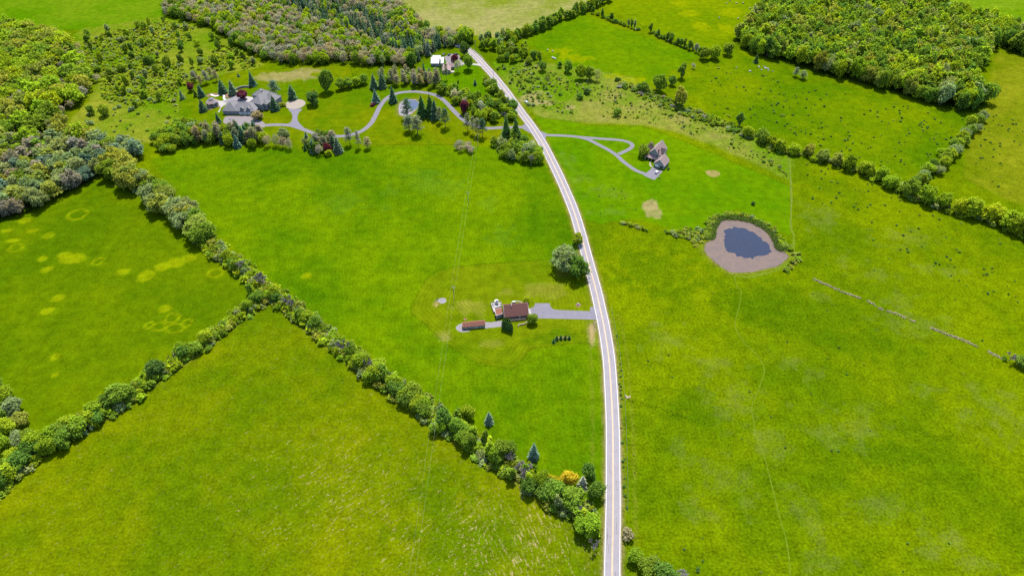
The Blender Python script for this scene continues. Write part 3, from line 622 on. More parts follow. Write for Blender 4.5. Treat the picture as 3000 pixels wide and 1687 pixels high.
def parasol(p, lb):
    t = thing("patio_umbrella", lb, "umbrella", p); MB().tube((0, 0, 0), (0, 0, 2.5), .03, .03, 5).build("pole", M["galv"], t)
    for k in range(8):
        a0, a1 = k * math.pi / 4, (k + 1) * math.pi / 4; MB().slab([(0, 0, 2.55), (1.35 * math.cos(a0), 1.35 * math.sin(a0), 2.0), (1.35 * math.cos(a1), 1.35 * math.sin(a1), 2.0)], .02).build("panel", M["white"] if k < 5 else M["blue"], t)
pp = P(1455, 891); parasol((pp.x, pp.y, .95), "white and navy umbrella on the pale deck")
def chair(p, rz, lb, grp=None):
    t = thing("patio_chair", lb, "chair", p, rz, grp); MB().box(-.28, .28, -.28, .28, .38, .44).build("seat", M["dark"], t); MB().box(-.28, .28, .24, .30, .44, .95).build("backrest", M["dark"], t)
    for x in (-.25, .25):
        for y in (-.25, .25): MB().tube((x, y, 0), (x, y, .38), .025, .025, 4).build("leg", M["dark"], t)
for i, (x, y) in enumerate([(1443.5, 897), (1446.5, 899.5), (1459, 897), (1466, 895)]):
    p = P(x, y); chair((p.x, p.y, .95), i * 1.3, "%s dark chair from the left on the pale deck" % ordinal(i + 1), "dark chairs on the pale deck")
# --- shed
o, ang, L2, ex, ey = frame_from((1355.9, 958.7), (1421.6, 952.0), 2.3, (.25, .25)); L2 -= .5
sh = thing("garden_shed", "long low red-roofed shed on the gravel pad", "shed", o, ang)
gable(sh, 0, L2 * .29, .1, 3.9, 2.15, 3.55, 'x', .22, "siding_grey", "shingle_lit", trim="orange"); gable(sh, L2 * .29 + .02, L2, 0, 4.0, 2.3, 3.75, 'x', .24, "siding_grey", "shingle_lit", trim="orange")
for x in (L2 * .45, L2 * .75): opening(sh, x, 0, 1.0, .9, .8, 'S')
opening(sh, L2 * .6, 0, .05, 1.5, 1.95, 'S', "door", "siding_tan", sub="panel"); opening(sh, L2, 2.0, .05, 2.2, 2.0, 'E', "door", "siding_tan", sub="panel")
sheet("gravel_pad", smooth_line(P2([(1337, 956), (1345, 950), (1354, 948), (1357, 966), (1377, 968.5), (1372, 971), (1355, 973), (1342, 969), (1336, 962)]), 4, True), .02, M["pale_gravel"])
sheet("walkway", smooth_line(P2([(1422, 943), (1438, 944), (1450, 942), (1459, 940), (1472, 940)]), 4) + smooth_line(P2([(1474, 958), (1466, 957), (1450, 959), (1436, 960), (1421, 962)]), 4), .024, M["pale_gravel"])
# --- small garden things round the red-roofed house
def ring_wall(name, lb, cat, px, r0, r1, h, mat, n=20):
    t = thing(name, lb, cat, P(*px))
    for k in range(n):
        a0, a1 = 2*math.pi*k/n + .02, 2*math.pi*(k+1)/n - .02
        MB().prism([(r0*math.cos(a0), r0*math.sin(a0)), (r1*math.cos(a0), r1*math.sin(a0)), (r1*math.cos(a1), r1*math.sin(a1)), (r0*math.cos(a1), r0*math.sin(a1))], 0, h).build("stone", M[mat], t)
    return t
fp = ring_wall("fire_ring", "small round brick fire ring behind the shed", "fire ring", (1363, 936), .55, .95, .35, "red_brick", 14)
c = P(1296, 881); sheet("patio", [(c.x + 2.25*math.cos(k*math.pi/16), c.y + 2.25*math.sin(k*math.pi/16)) for k in range(32)], .02, M["pale_gravel"])
ring_wall("patio_edging", "pale stone edging round the circular patio in the field lawn", "edging", (1296, 881), 2.2, 2.55, .14, "white_conc", 24)
c = P(1282, 879); sheet("patio", [(c.x + 1.2*math.cos(k*math.pi/10), c.y + 1.0*math.sin(k*math.pi/10)) for k in range(20)], .026, M["white_conc"])
t = thing("garden_bench", "dark bench on the small white pad by the circular patio", "bench", P(1281.5, 880), .1); MB().box(-.8, .8, -.25, .25, .4, .47).build("seat", M["dark"], t); MB().box(-.8, .8, .22, .28, .47, .95).build("backrest", M["dark"], t); [MB().box(x - .04, x + .04, -.2, .2, 0, .4).build("leg", M["dark"], t) for x in (-.7, .7)]
c = P(1694, 893.5); sheet("mulch_bed", [(c.x + 1.7*math.cos(k*math.pi/12)*(1+.1*math.sin(k*2)), c.y + 1.7*math.sin(k*math.pi/12)) for k in range(24)], .018, M["mulch"])
def rock(name, lb, p, s, mat="fieldstone", grp=None, seed=0):
    q_ = random.Random(seed); bm = bmesh.new(); bmesh.ops.create_icosphere(bm, subdivisions=2, radius=1)
    f_ = [(Vector((q_.gauss(0, 1), q_.gauss(0, 1), q_.gauss(0, 1))).normalized(), q_.uniform(.55, .9)) for _ in range(9)]
    for v in bm.verts:
        for d_, l_ in f_:
            e_ = v.co.dot(d_)
            if e_ > l_: v.co -= d_ * (e_ - l_)
        v.co = Vector((v.co.x * s[0], v.co.y * s[1], max(v.co.z, -.35) * s[2] + .3 * s[2]))
    me = bpy.data.meshes.new(name); bm.to_mesh(me); bm.free(); me.materials.append(M[mat]); return tag(link(name, me, None, p, q_.uniform(0, 6)), lb, "rock", grp)
p = P(1694, 892); rock("boulder", "white boulder in the round mulch bed by the driveway", (p.x, p.y, 0), (.9, .8, .9), "white_conc", seed=4)
wl = thing("retaining_wall", "curved low stone wall in front of the red-roofed house", "wall", P(1530, 950)); pts = smooth_line([(v.x, v.y) for v in [P(x, y) - P(1530, 950) for x, y in ((1517, 957), (1522, 952.5), (1530, 951.5), (1538, 949), (1545, 944))]], 4)
for i in range(len(pts) - 1):
    a, b = pts[i], pts[i + 1]; d = Vector((b[0]-a[0], b[1]-a[1], 0)).normalized(); n_ = Vector((-d.y, d.x, 0)) * .3; g_ = .03
    MB().prism([(a[0]+d.x*g_-n_.x, a[1]+d.y*g_-n_.y), (b[0]-d.x*g_-n_.x, b[1]-d.y*g_-n_.y), (b[0]-d.x*g_+n_.x, b[1]-d.y*g_+n_.y), (a[0]+d.x*g_+n_.x, a[1]+d.y*g_+n_.y)], 0, .8 + .04*(i % 3)).build("stone", M["fieldstone"], wl)
sheet("mulch_bed", smooth_line(P2([(1618, 1002), (1623, 994), (1632, 988), (1645, 986), (1668, 987), (1672, 992), (1660, 995), (1640, 995), (1630, 1000), (1622, 1006)]), 3, True), .016, M["mulch"])
tk = thing("propane_tank", "white propane tank behind the red-roofed house", "tank", P(1505.5, 887), .15); MB().lathe([(.05, -1.2), (.4, -1.1), (.55, -.8), (.55, .8), (.4, 1.1), (.05, 1.2)], 12, (0, 0, .8), 'x').build("body", M["white"], tk, True); [MB().box(x - .1, x + .1, -.3, .3, 0, .4).build("leg", M["white"], tk) for x in (-.7, .7)]
tr = smooth_line(P2([(1498, 888), (1503, 884.5), (1512, 882.5), (1522, 882.5), (1529, 886)]), 4); strip("walkway", tr, -.4, .4, .02, M["concrete"])
# --- brown-roofed house on the right
o, ang, W_, ex, ey = frame_from((1914.9, 477), (1947.9, 487.2), 3.3, (.5, .5)); W_ -= 1.0
h2 = thing("farmhouse", "house with steep weathered brown gables and a double garage", "house", o, ang)
gable(h2, 0, W_, 0, 9.2, 3.3, 7.6, 'y', .5, "siding_green", "shingle_pink")
for x in (W_ * .27, W_ * .75): opening(h2, x, 0, .05, 2.6, 2.3, 'S', "garage_door", "garage" if x < W_ / 2 else "dark", sub="panel")
opening(h2, W_ * .5, 0, 4.2, .8, .9, 'S')
gable(h2, -9.2, .4, 9.4, 23.6, 4.4, 10.2, 'y', .55, "siding_green", "shingle_pink")
for x in (-5.9, -2.9): opening(h2, x, 9.4, 6.2, .9, 1.2, 'S')
opening(h2, -4.4, 9.4, 6.2, .9, 1.2, 'S')
gable(h2, -1.6, 2.6, 5.6, 10.2, 3.0, 5.4, 'y', .3, "siding_green", "shingle_dark")
pb = MB(); pb.slab([(-10.4, 5.4, 2.7), (-1.9, 5.4, 2.7), (-1.9, 9.2, 4.4), (-10.4, 9.2, 4.4)], .2); pb.build("porch_roof", M["shingle_pink"], h2)
for x in (-10.2, -7.4, -4.6, -2.1): MB().tube((x, 5.6, 0), (x, 5.6, 2.5), .1, .1, 6).build("post", M["white"], h2)
gable(h2, -13.0, -8.0, 13.6, 19.4, 3.6, 7.0, 'x', .4, "siding_green", "shingle_dark")
gable(h2, -1.4, 2.2, 13.4, 18.8, 5.2, 8.0, 'x', .35, "siding_green", "shingle_dark")
MB().box(-2.0, -1.1, 9.9, 10.8, 6.5, 10.0).build("chimney", M["red_brick"], h2)
opening(h2, W_, 4.5, 1.0, 1.2, 1.2, 'E'); opening(h2, -9.2, 21.5, 1.2, 1.2, 1.4, 'W')
sheet("walkway", smooth_line(P2([(1905, 472), (1902, 480), (1904, 487), (1913, 491), (1913, 489), (1907.5, 484), (1906.5, 476)]), 3, True), .036, M["concrete"])
c = P(2091, 509); sheet("bare_patch", ragged(smooth_line(P2([(2066, 503), (2078, 499), (2095, 500), (2110, 507), (2104, 516), (2088, 520), (2074, 514)]), 3, True), .4), .012, M["tuft"])
# --- the estate house
o, ang, LG, ex, ey = frame_from((650.3, 326.7), (749.3, 328), 3.4, (.5, .5)); LG -= 1.0
es = thing("estate_house", "large grey hipped-roof house with a four-door garage wing", "house", o, ang)
hip(es, .02, 12.2, -.02, 15.6, 3.4, 8.9, .5, "siding_grey", "shingle_grey", ridge='y')
hip(es, 7.0, LG, .05, 14.4, 3.35, 8.5, .5, "siding_grey", "shingle_grey")
for x in (15.6, 19.4, 23.2, 27.0): opening(es, x, .05, .05, 3.0, 2.5, 'S', "garage_door", "garage", fw=.15, sub="panel")
for x in (2.4, 5.4, 8.4): opening(es, x, -.02, 2.2, 1.6, .7, 'S')
for x in (17.2, 22.8):
    gable(es, x - 1.5, x + 1.5, 1.0, 5.6, 5.6, 7.1, 'y', .3, "siding_grey", "shingle_grey", z0=3.6); opening(es, x, 1.0, 4.3, 1.3, 1.2, 'S')
bpy.context.view_layer.update(); ei = es.matrix_world.inverted()
c0 = ei @ P(768.5, 325.7); av = math.atan2(-4.61, 11.56)
mh = link("main_block", None, None, P(737.2, 318.8), av)
hip(mh, 0, 12.4, 0, 22.0, 6.2, 11.4, .5, "siding_grey", "shingle_grey", ridge='y')
hip(mh, 6.0, 18.5, 9.5, 20.5, 5.9, 10.4, .5, "siding_grey", "shingle_grey"); hip(mh, 9.0, 15.5, 3.0, 11.0, 5.6, 8.4, .4, "siding_grey", "shingle_grey", ridge='y')
hip(mh, -7.5, 4.0, 13.0, 24.5, 5.8, 10.2, .5, "siding_grey", "shingle_grey", ridge='y')
for x in (2.2, 5.2, 8.2): opening(mh, x, 0, 3.8, 1.3, 1.5, 'S'); opening(mh, x, 0, .9, 1.3, 1.5, 'S')
opening(mh, 12.2, 3.0, .1, 1.8, 3.6, 'S', "door", "glass", sub="panel"); opening(mh, 15.5, 5.0, 1.0, 1.4, 3.4, 'E'); opening(mh, 18.5, 13.0, 1.0, 2.2, 3.8, 'E'); opening(mh, 17.2, 9.5, 1.0, 1.6, 2.4, 'S')
for x in (-6.0, -3.0): opening(mh, x, 13.0, 1.0, 1.3, 1.6, 'S')
MB().box(4.5, 5.6, 12.0, 13.4, 9.5, 13.0).build("chimney", M["stone_wall"], mh)
bpy.context.view_layer.update(); mw_ = mh.matrix_world.copy()
for ch in list(mh.children): ch.parent = es; ch.matrix_parent_inverse = ei @ mw_       # the main block belongs to the same house
bpy.data.objects.remove(mh)
# gazebo
gz = thing("gazebo", "eight-sided gazebo with a grey two-tier roof beside the terrace", "gazebo", P(624, 309), .2)
n = 8; oc = lambda r, z, a=0: [(r*math.cos((k+.5)*math.pi/4 + a), r*math.sin((k+.5)*math.pi/4 + a), z) for k in range(8)]
e1, e2, e3, e4 = oc(5.6, 3.6), oc(2.0, 6.1), oc(2.3, 6.5), oc(.1, 7.7)
for k in range(8):
    k1 = (k+1) % 8; MB().slab([e1[k], e1[k1], e2[k1], e2[k]], .15).build("roof_panel", M["shingle_pink"] if k % 3 else M["shingle_grey"], gz); MB().slab([e3[k], e3[k1], e4[k1], e4[k]], .1).build("cupola_panel", M["shingle_grey"], gz)
    a, b = oc(5.0, 0)[k], oc(5.0, 0)[k1]; MB().tube((a[0], a[1], 0), (a[0], a[1], 3.6), .16, .16, 6).build("post", M["white"], gz)
    w = MB(); w.prism([(a[0], a[1]), (b[0], b[1]), (b[0]*.97, b[1]*.97), (a[0]*.97, a[1]*.97)], .1, 1.5); w.build("panel_wall", M["siding_grey"], gz)
    m_ = Vector(((a[0]+b[0])/2, (a[1]+b[1])/2, 0)); d_ = Vector((b[0]-a[0], b[1]-a[1], 0)).normalized(); q_ = MB()
    for s_ in (-1.2, 0, 1.2): q_.prism([(m_.x*.99 + d_.x*(s_-.5), m_.y*.99 + d_.y*(s_-.5)), (m_.x*.99 + d_.x*(s_+.5), m_.y*.99 + d_.y*(s_+.5)), (m_.x*.975 + d_.x*(s_+.5), m_.y*.975 + d_.y*(s_+.5)), (m_.x*.975 + d_.x*(s_-.5), m_.y*.975 + d_.y*(s_-.5))], 1.5, 3.3)
    q_.build("pane", M["glass"], gz)
MB().prism([(p[0], p[1]) for p in oc(2.0, 0)], 6.0, 6.5).build("cupola_wall", M["siding_grey"], gz)
Z5 = lambda pts: P2([(600 + x/18.11, 260 + y/18.11) for x, y in pts])
sheet("terrace", smooth_line(Z5([(640, 640), (900, 660), (1010, 620), (1300, 520), (1560, 400), (1900, 390), (2300, 420), (2900, 560), (2700, 720), (1900, 720), (1330, 650), (1100, 850), (880, 1000), (780, 1240), (700, 1240), (840, 990), (760, 900)]), 3, True), .022, M["white_conc"])
sheet("terrace_pavers", Z5([(950, 690), (1300, 520), (1600, 440), (2000, 440), (2250, 560), (1950, 690), (1350, 650), (1130, 770)]), .03, M["pale_gravel"])
wk = smooth_line(Z5([(330, 300), (420, 360), (560, 395), (720, 370), (850, 320), (950, 330), (1030, 400), (1010, 500), (1080, 600)]), 4); strip("walkway", wk, -.8, .8, .026, M["white"])
sheet("planting_bed", smooth_line(Z5([(110, 330), (350, 260), (700, 240), (900, 180), (1300, 260), (1500, 330), (1420, 440), (1150, 500), (1080, 420), (950, 300), (700, 350), (350, 380), (150, 440)]), 3, True), .014, M["mulch"])
sheet("planting_bed", smooth_line(Z5([(-60, 1000), (150, 900), (330, 950), (740, 900), (860, 980), (600, 1010), (300, 1130), (0, 1160)]), 3, True), .014, M["mulch"])
aw = thing("arc_wall", "curved grey stone wall round the small oval lawn", "wall", P(712, 262)); Zb = lambda x, y: (P(640 + x/14.49, 230 + y/14.49) - P(712, 262))
ap = smooth_line([(v.x, v.y) for v in [Zb(700, 560), Zb(750, 500), Zb(900, 430), Zb(1050, 395), Zb(1200, 385), Zb(1320, 395)]], 5)
for i in range(len(ap) - 1):
    a, b = ap[i], ap[i+1]; d = Vector((b[0]-a[0], b[1]-a[1], 0)).normalized(); n_ = Vector((-d.y, d.x, 0)) * .3
    MB().prism([(a[0]+d.x*.02-n_.x, a[1]+d.y*.02-n_.y), (b[0]-d.x*.02-n_.x, b[1]-d.y*.02-n_.y), (b[0]-d.x*.02+n_.x, b[1]-d.y*.02+n_.y), (a[0]+d.x*.02+n_.x, a[1]+d.y*.02+n_.y)], 0, 1.7 + .05*(i % 2)).build("stone", M["stone_wall"], aw)
# basketball hoop
bh = thing("basketball_hoop", "basketball hoop on a pole at the edge of the garage court", "hoop", P(677, 362), .2); MB().tube((0, 0, 0), (0, 0, 3.2), .09, .08, 6).build("pole", M["dark"], bh); MB().tube((0, 0, 3.1), (0, .9, 3.4), .06, .06, 5).build("arm", M["dark"], bh)
MB().box(-.9, .9, .9, .96, 2.9, 4.0).build("backboard", M["white"], bh); rm = MB(); [rm.tube((.23*math.cos(k*.524), 1.25+.23*math.sin(k*.524), 3.05), (.23*math.cos((k+1)*.524), 1.25+.23*math.sin((k+1)*.524), 3.05), .02, .02, 4) for k in range(12)]; rm.build("rim", M["orange"], bh)
# --- northern house and its white barn
o, ang, LB, ex, ey = frame_from((1262.4, 186.2), (1299.0, 186.2), 3.4, (.3, .3)); LB -= .6
bn = thing("barn", "barn with a bright white metal roof near the upper road", "barn", o, ang)
gable(bn, 0, LB, 0, 12.0, 3.4, 6.8, 'x', .3, "siding_grey", "white_roof"); gable(bn, .6, LB * .66, 12.3, 18.0, 2.8, 4.6, 'x', .3, "siding_grey", "white_roof")
for x in (2.5, 6, 9.5): opening(bn, x, 0, 1.2, 1.0, .9, 'S')
o, ang, LN, ex, ey = frame_from((1294.9, 208.6), (1320.6, 208.4), 3.0, (.35, .35)); LN -= .7
nh = thing("cottage", "small brown-roofed gabled house in front of the white barn", "house", o, ang)
gable(nh, 0, LN, 0, 13.5, 3.0, 5.0, 'y', .35, "siding_tan", "shingle_pink"); gable(nh, LN * .55, LN + 3.2, 9.5, 15.5, 2.8, 4.7, 'x', .3, "siding_tan", "shingle_pink")
opening(nh, LN * .33, 0, 2.3, .8, .9, 'S'); opening(nh, LN * .7, 0, .9, 1.1, 1.1, 'S'); opening(nh, LN * .3, 0, .5, 1.1, 1.1, 'S'); MB().box(LN * .45, LN * .55, 8.5, 9.3, 4.4, 6.2).build("chimney", M["red_brick"], nh)
dn = thing("porch_deck", "small pale deck at the right side of the northern house", "deck", P(1326, 212), 0); MB().box(-1.8, 1.8, -1.8, 1.8, .5, .65).build("deck_floor", M["siding_tan"], dn); [MB().box(x-.08, x+.08, y-.08, y+.08, 0, 1.5).build("post", M["wood"], dn) for x in (-1.7, 1.7) for y in (-1.7, 1.7)]; MB().box(-1.8, 1.8, -1.78, -1.70, 1.35, 1.45).build("rail", M["wood"], dn)
# ------------------------------------------------------------------ vehicles
def car(p, rz, lb, paint, suv=False, pickup=False):
    t = thing("pickup_truck" if pickup else "parked_car", lb, "truck" if pickup else "car", p, rz, None); w = .92
    H_ = 1.75 if suv else 1.45
    if pickup: prof = [(-2.7, .5), (2.7, .5), (2.72, .95), (1.5, 1.12), (.75, 1.82), (-.55, 1.85), (-.7, 1.12), (-2.7, 1.10)]; H_ = 1.85
    else: prof = [(-2.25, .45), (2.25, .45), (2.3, .80), (1.2, .98), (.45, H_), (-1.5 if suv else -1.1, H_), (-2.2 if suv else -1.95, 1.02), (-2.28, .9)]
    b = MB(); k = len(prof); ins = lambda z: w - max(0, z - 1.0) * .22
    b.add([(x, -ins(z), z) for x, z in prof] + [(x, ins(z), z) for x, z in prof], [tuple(range(k)), tuple(range(2*k - 1, k - 1, -1))] + [(i + 1 if i + 1 < k else 0, i, i + k, (i + 1) % k + k) for i in range(k)]); b.build("body", M[paint], t)
    z0, z1 = 1.06, H_ - .12; xf, xr = (1.35, -.62) if pickup else (1.05, -1.75 if suv else -1.45)
    for s in (-1, 1):
        g_ = MB(); y0, y1 = s * (ins(z0) + .012), s * (ins(z1) + .012); g_.add([(xf - .15, y0, z0), (xr + .1, y0, z0), (xr + .45, y1, z1), (xf - .75, y1, z1)], [(0, 1, 2, 3)]); g_.build("side_window", M["glass"], t)
    fx = (1.47, 1.13, .79, 1.78) if pickup else (1.17, 1.0, .49, H_ - .04)
    MB().add([(fx[0] + .01, -.74, fx[1] + .06), (fx[0] + .01, .74, fx[1] + .06), (fx[2] + .03, .66, fx[3]), (fx[2] + .03, -.66, fx[3])], [(0, 1, 2, 3)]).build("windscreen", M["glass"], t)
    if not pickup: MB().add([((-2.21 if suv else -1.94) - .01, -.7, 1.08), ((-2.21 if suv else -1.94) - .01, .7, 1.08), ((-1.52 if suv else -1.14) - .03, .64, H_ - .03), ((-1.52 if suv else -1.14) - .03, -.64, H_ - .03)], [(0, 1, 2, 3)]).build("rear_window", M["glass"], t)
    else: MB().box(-2.6, -.75, -.72, .72, 1.09, 1.14).build("bed_floor", M["dark"], t); [MB().box(-2.7, -.72, s*.86 - .07, s*.86 + .07, 1.10, 1.42).build("bed_side", M[paint], t) for s in (-1, 1)]; MB().box(-2.72, -2.62, -.8, .8, 1.1, 1.42).build("tailgate", M[paint], t)
    for x in ((-1.7, 1.75) if pickup else (-1.4, 1.4)):
        for s in (-1, 1):
            wv = MB(); wv.lathe([(.2, -.1), (.34, -.11), (.36, 0), (.34, .11), (.2, .1)], 14); wv.v = [(v[0] + x, s*.86 + v[2], v[1] + .36) for v in wv.v]; wo = wv.build("wheel", M["rubber"], t)
            hb = MB(); hb.lathe([(.19, -.125), (.19, .125)], 8); hb.v = [(v[0] + x, s*.86 + v[2], v[1] + .36) for v in hb.v]; hb.build("rim", M["galv"], wo)
    for s in (-1, 1): xx = prof[2][0]; MB().box(xx - .05, xx + .02, s*.68 - .16, s*.68 + .16, .68, .82).build("headlight", M["lamp"], t); MB().box(prof[-1][0] - .03, prof[-1][0] + .03, s*.74 - .1, s*.74 + .1, .75, .9).build("tail_light", M["red"], t)
    return t
car(P(1924, 507), R(57), "silver car parked on the pad of the brown-roofed house", "carw", suv=True)
car(P(1543, 303), R(-62), "white pickup truck parked on the grass beside the upper road", "carw", pickup=True)
car(P(1333, 169), R(20), "black car nearest the maroon tree in the northern yard", "cark"); car(P(1335, 162), R(25), "dark blue truck parked behind the black car in the northern yard", "carb", pickup=True); car(P(1316, 163), R(70), "black car beside the trees behind the white barn", "cark", suv=True); car(P(1300, 161), R(80), "dark car furthest left behind the white barn", "carb")
car(P(1340, 138), R(-20), "white car half hidden by trees above the northern yard", "carw")
# ------------------------------------------------------------------ poles, wires, fences, walls and field things
poles = [(-43.5, 106.0), tuple(P(1274.3, 1276.7))[:2], tuple(P(1330.6, 877))[:2], tuple(P(1372.3, 599.5))[:2], tuple(P(1400, 428))[:2]]
PH = 11.2; tops = []
labs = [None, "wooden utility pole standing in the lower left field", "wooden utility pole beside the circular patio lawn", "wooden utility pole in the middle of the centre field", "wooden utility pole in the grey brush at the field top"]
for i, (x, y) in enumerate(poles):
    if labs[i]:
        t = thing("utility_pole", labs[i], "pole", (x, y, 0), 0, "utility poles of the field line"); MB().tube((0, 0, 0), (0, 0, PH), .17, .12, 8).build("pole", M["wood"], t); MB().box(-1.35, 1.35, -.07, .07, PH - .5, PH - .32).build("crossarm", M["greybark"], t)
        for s in (-1.25, 0, 1.25): MB().lathe([(.05, 0), (.07, .1), (.04, .22)], 6, (s, 0, PH - .32 if s else PH)).build("insulator", M["white"], t)
        for s in (-1, 1): MB().tube((s*.7, .09, PH - .45), (0, .14, PH - 1.2), .03, .03, 4).build("brace", M["greybark"], t)
        MB().tube((.2, 0, PH - 2.2), (.2, 0, PH - 1.4), .2, .2, 8).build("transformer", M["galv"], t) if i == 2 else None
for s, lb in ((-1.25, "left-hand overhead wire strung between the field poles"), (1.25, "right-hand overhead wire strung between the field poles")):
    w = MB()
    for i in range(len(poles) - 1):
        a, b = poles[i], poles[i+1]; z = PH - .12 if s else PH - 1.6; pr_ = None
        for k in range(25):
            u = k / 24; q_ = Vector((a[0] + (b[0]-a[0])*u + (s or .12), a[1] + (b[1]-a[1])*u, z - 4*.9*u*(1-u)))
            if pr_ is not None: w.tube(pr_, q_, .02, .02, 3, False)
            pr_ = q_
    tag(w.build("overhead_wire", M["wire"]), lb, "wire", "overhead wires of the field line")
t = thing("utility_pole", "tall grey utility pole beside the upper road bend", "pole", P(1393, 149)); MB().tube((0, 0, 0), (0, 0, 11), .16, .11, 8).build("pole", M["greybark"], t); MB().box(-1.2, 1.2, -.06, .06, 10.3, 10.45).build("crossarm", M["greybark"], t)
t = thing("utility_pole", "utility pole on the left verge of the upper road", "pole", P(1446, 232)); MB().tube((0, 0, 0), (0, 0, 10), .16, .11, 8).build("pole", M["wood"], t); MB().box(-1.2, 1.2, -.06, .06, 9.3, 9.45).build("crossarm", M["wood"], t)
t = thing("utility_pole", "utility pole near the two huge spruces", "pole", P(1471, 390)); MB().tube((0, 0, 0), (0, 0, 9), .16, .11, 8).build("pole", M["wood"], t); MB().box(-1.2, 1.2, -.06, .06, 8.3, 8.45).build("crossarm", M["wood"], t)
gr = thing("guardrail", "steel guardrail on the outer side of the upper road bend", "guardrail", P(1400, 160)); base_ = P(1400, 160)
gl = offset(ROAD, -4.5)
gl = [(x - base_.x, y - base_.y) for x, y in gl if P(1424, 176).y < y < P(1376, 141).y + 2 and x > P(1376, 141).x - 4]
if len(gl) > 2:
    rb = MB()
    for i in range(len(gl) - 1): rb.tube((gl[i][0], gl[i][1], .62), (gl[i+1][0], gl[i+1][1], .62), .16, .16, 4, False)
    rb.build("rail", M["galv"], gr)
    for x, y in along(gl, 3.8): MB().box(x - .08, x + .08, y - .08, y + .08, 0, .75).build("post", M["wood"], gr)
fl = smooth_line(P2([(1789, 900), (1808, 985), (1820, 1070), (1829, 1150), (1833, 1230), (1837, 1330), (1839, 1430), (1838, 1520)]), 4); b0 = Vector((fl[0][0], fl[0][1], 0))
wf = thing("wire_fence", "thin post and wire fence along the right road verge", "fence", b0); wr = MB(); pv = None
for x, y in along(fl, 5.0):
    x -= b0.x; y -= b0.y; MB().tube((x, y, 0), (x, y, 1.3), .06, .05, 5).build("post", M["wood"], wf)
    if pv: [wr.tube((pv[0], pv[1], z), (x, y, z), .012, .012, 3, False) for z in (.5, .9, 1.2)]
    pv = (x, y)
wr.build("wire", M["galv"], wf)
fl = smooth_line(P2([(2309, 466), (2315, 524), (2316, 597), (2316, 672)]), 4); b0 = Vector((fl[0][0], fl[0][1], 0)); wf = thing("wire_fence", "thin post fence beside the track above the pond", "fence", b0); wr = MB(); pv = None
for x, y in along(fl, 5.0):
    x -= b0.x; y -= b0.y; MB().tube((x, y, 0), (x, y, 1.2), .06, .05, 5).build("post", M["wood"], wf)
    if pv: [wr.tube((pv[0], pv[1], z), (x, y, z), .012, .012, 3, False) for z in (.6, 1.1)]
    pv = (x, y)
wr.build("wire", M["galv"], wf)
# dry-stone field wall in broken runs
swl = thing("field_stone_wall", "broken dry-stone wall crossing the right-hand pasture", "wall", P(2660, 930)); b0 = P(2660, 930); st_ = MB(); q_ = random.Random(3); ns = 0
def stone(mb, x, y, z, s, q_):
    n_ = 6; a0 = q_.random() * 6; rr_ = [s * q_.uniform(.7, 1.1) for _ in range(n_)]; mb.add([(x + rr_[k]*math.cos(a0 + k*1.047), y + rr_[k]*math.sin(a0 + k*1.047)*.8, z) for k in range(n_)] + [(x + rr_[k]*.7*math.cos(a0 + k*1.047 + .2), y + rr_[k]*.56*math.sin(a0 + k*1.047 + .2), z + s*q_.uniform(.55, .9)) for k in range(n_)], [tuple(range(n_, 2*n_))] + [(k, (k+1) % n_, (k+1) % n_ + n_, k + n_) for k in range(n_)])
runs = [[(2384, 818), (2442, 844), (2472, 857), (2524, 875)], [(2541, 881), (2566, 896)], [(2575, 903), (2586, 907)], [(2600, 912), (2630, 920), (2654, 932)], [(2668, 938), (2680, 943)], [(2725, 960), (2770, 978), (2830, 1000), (2862, 1016)], [(2895, 1030), (2935, 1052)]]
for rn in runs:
    for x, y in along(P2(rn), .42):
        for k in range(3):
            z = [0, .0, .42][k]; dx, dy = q_.uniform(-.7, .7), q_.uniform(-.7, .7); mb = MB(); stone(mb if ns < 280 and k == 2 else st_, x - b0.x + dx, y - b0.y + dy, z, q_.uniform(.28, .46), q_)
            if ns < 280 and k == 2: mb.build("stone", M["fieldstone"], swl); ns += 1
o_ = st_.build("stones", M["fieldstone"], swl); o_["kind"] = "stuff"
# boulders by the right wood, bales in the upper fields
for i, (x, y) in enumerate([(2157.5, 199.5), (2196.5, 210), (2223.5, 197), (2231, 206), (2238, 196), (2243, 201), (2249, 201.5), (2250.5, 207.5), (2263.5, 209.5)]):
    s = .8 + .5 * ((i * 7) % 4) / 4; p = P(x, y); rock("boulder", "%s white boulder from the left in the pasture below the right wood" % ordinal(i + 1), (p.x, p.y, 0), (s * 1.2, s, s * .9), "white_conc", "white boulders below the right wood", seed=i + 20)
def bale(px, lb, mat, rz):
    t = thing("round_bale", lb, "bale", P(*px), rz, "round bales in the upper fields"); MB().lathe([(.3, -.62), (.68, -.60), (.76, -.5), (.76, .5), (.68, .60), (.3, .62)], 16, (0, 0, .74), 'x').build("roll", M[mat], t, True)
    for x in (-.3, 0, .3): MB().lathe([(.765, x - .06), (.775, x), (.765, x + .06)], 16, (0, 0, .74), 'x').build("net_band", M["wrap"], t)
    for s in (-1, 1): MB().lathe([(.5, s*.61), (.2, s*.66), (.05, s*.67)], 12, (0, 0, .74), 'x').build("end_coil", M["bale"], t)
bl = [(2138, 4, "bale"), (2128, 13, "bale"), (2157, 12, "bale"), (2177, 11, "bale"), (2197, 27, "bale"), (2106, 55, "bale"), (2162, 57, "bale"), (1862, 89, "bale"), (1526, 113, "bale"), (1604, 149, "bale"), (1619, 153, "bale")]
wh_ = ["topmost in the yellow top field", "upper left in the yellow top field", "second in the upper row of the yellow top field", "third in the upper row of the yellow top field", "closest to the right wood corner", "lower left in the yellow top field", "lower right in the yellow top field", "beside the thin hedge of the upper hay field", "at the hay field's left hedge", "left of the pair at the hay field gate", "right of the pair at the hay field gate"]
